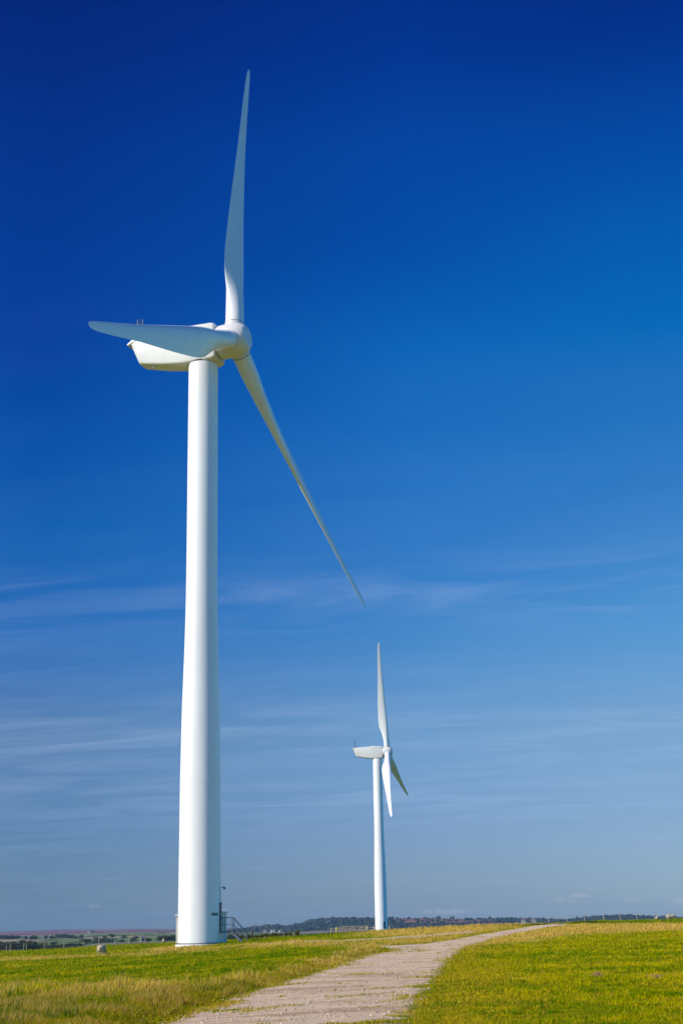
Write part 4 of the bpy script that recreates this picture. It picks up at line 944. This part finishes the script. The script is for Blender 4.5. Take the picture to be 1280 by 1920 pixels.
def crag(u, vtop, r, w, h, label, k):
    t = float(th_of_u(u)); x, y = r * math.sin(t), r * math.cos(t); g = np.random.default_rng(k); zt = float(z_of(x, y, vtop)); zg = gz(x, y)
    mb = MB(); rings = []; n = 9; base = min(zg, zt - h) - 3; ht = zt - base
    for q, s in ((0, 1), (.35, .92), (.65, .75), (.9, .5), (1, .25)):
        rings.append([(math.cos(2 * math.pi * i / n) * w / 2 * s * g.uniform(.8, 1.2), math.sin(2 * math.pi * i / n) * w / 2 * s * g.uniform(.8, 1.2), ht * q) for i in range(n)])
    mb.loft(rings); o = mb.build('crag', M_ROCK, None, 0); o.location = (x, y, base); tag(o, label, 'rock', 'pale crags on the wooded hill')
crag(601.5, 1726.8, 4800, 11, 12, 'left pale crag near the top of the wooded hill', 1)
crag(611.5, 1725.4, 4850, 12, 15, 'right pale crag, taller, on top of the wooded hill', 2)
crag(591, 1731, 4600, 20, 8, 'broad pinkish crag lower on the left shoulder of the wooded hill', 3)
def wall(label, pts, h, th_=.6, m_=M_WALL):
    P = [place(u, r) for u, r in pts]; mb = MB()
    rings = []
    o0 = P[0].copy()
    for p in P:
        q = p - o0; rings.append([q + Vector((0, -th_ / 2, -.5)), q + Vector((0, th_ / 2, -.5)), q + Vector((0, th_ * .35, h)), q + Vector((0, -th_ * .35, h))])
    mb.loft(rings); o = mb.build('dry_stone_wall', m_, None, 0); o.location = o0; tag(o, label, 'wall')
wall('dark dry-stone wall crossing the slope behind the grazing sheep', [(u, 640 - (u - 190) * .25) for u in range(190, 330, 8)], .75)
wall('dry-stone wall running behind the left fence below the copse', [(u, 520 - u * .1) for u in range(-80, 190, 9)], .5)

# two dead weed clumps in the right-hand pasture
for u, v, l in ((1228, 1839, 'larger brown dead dock clump in the right-hand pasture'), (1120, 1838, 'smaller brown dead weed clump left of the larger one')):
    p = hit(u, v); z = gz(p[0], p[1]); g = np.random.default_rng(int(u)); mb = MB()
    for k in range(46):
        a_ = g.uniform(0, 6.28); q = g.uniform(0, .16 if u > 1200 else .11); b0 = Vector((q * math.cos(a_), q * math.sin(a_), 0)); mb.tube(b0, b0 * 1.7 + Vector((g.normal(0, .03), g.normal(0, .03), g.uniform(.05, .14))), .012, 4, .006)
    o = mb.build('weed_clump', mat('dead_dock', (.34, .19, .08), .9), None, 0); o.location = (p[0], p[1], z); tag(o, l, 'plant', 'dead weed clumps')

# ---------------------------------------------------------------- air
HAZE_D = 5e-5
mb = MB(); mb.box((0, 0, 40), (23000, 23000, 190)); 
zmin = float(V[:, 2].min()); 
hb = MB(); hb.box((0, 0, (zmin - 2 + 113) / 2), (18200, 18200, 113 - (zmin - 2)))
HM = bpy.data.materials.new('haze'); HM.use_nodes = True; nt = HM.node_tree; nt.nodes.clear()
out = N(nt, 'ShaderNodeOutputMaterial'); pv = N(nt, 'ShaderNodeVolumePrincipled'); L(nt, pv.outputs[0], out.inputs['Volume'])
pv.inputs['Color'].default_value = (.42, .70, 1, 1); pv.inputs['Density'].default_value = HAZE_D; pv.inputs['Anisotropy'].default_value = .2
tag(hb.build('haze', HM, None, 0), 'thin pale blue air over the far moor', 'haze', kind='stuff')
print('zmin', zmin)
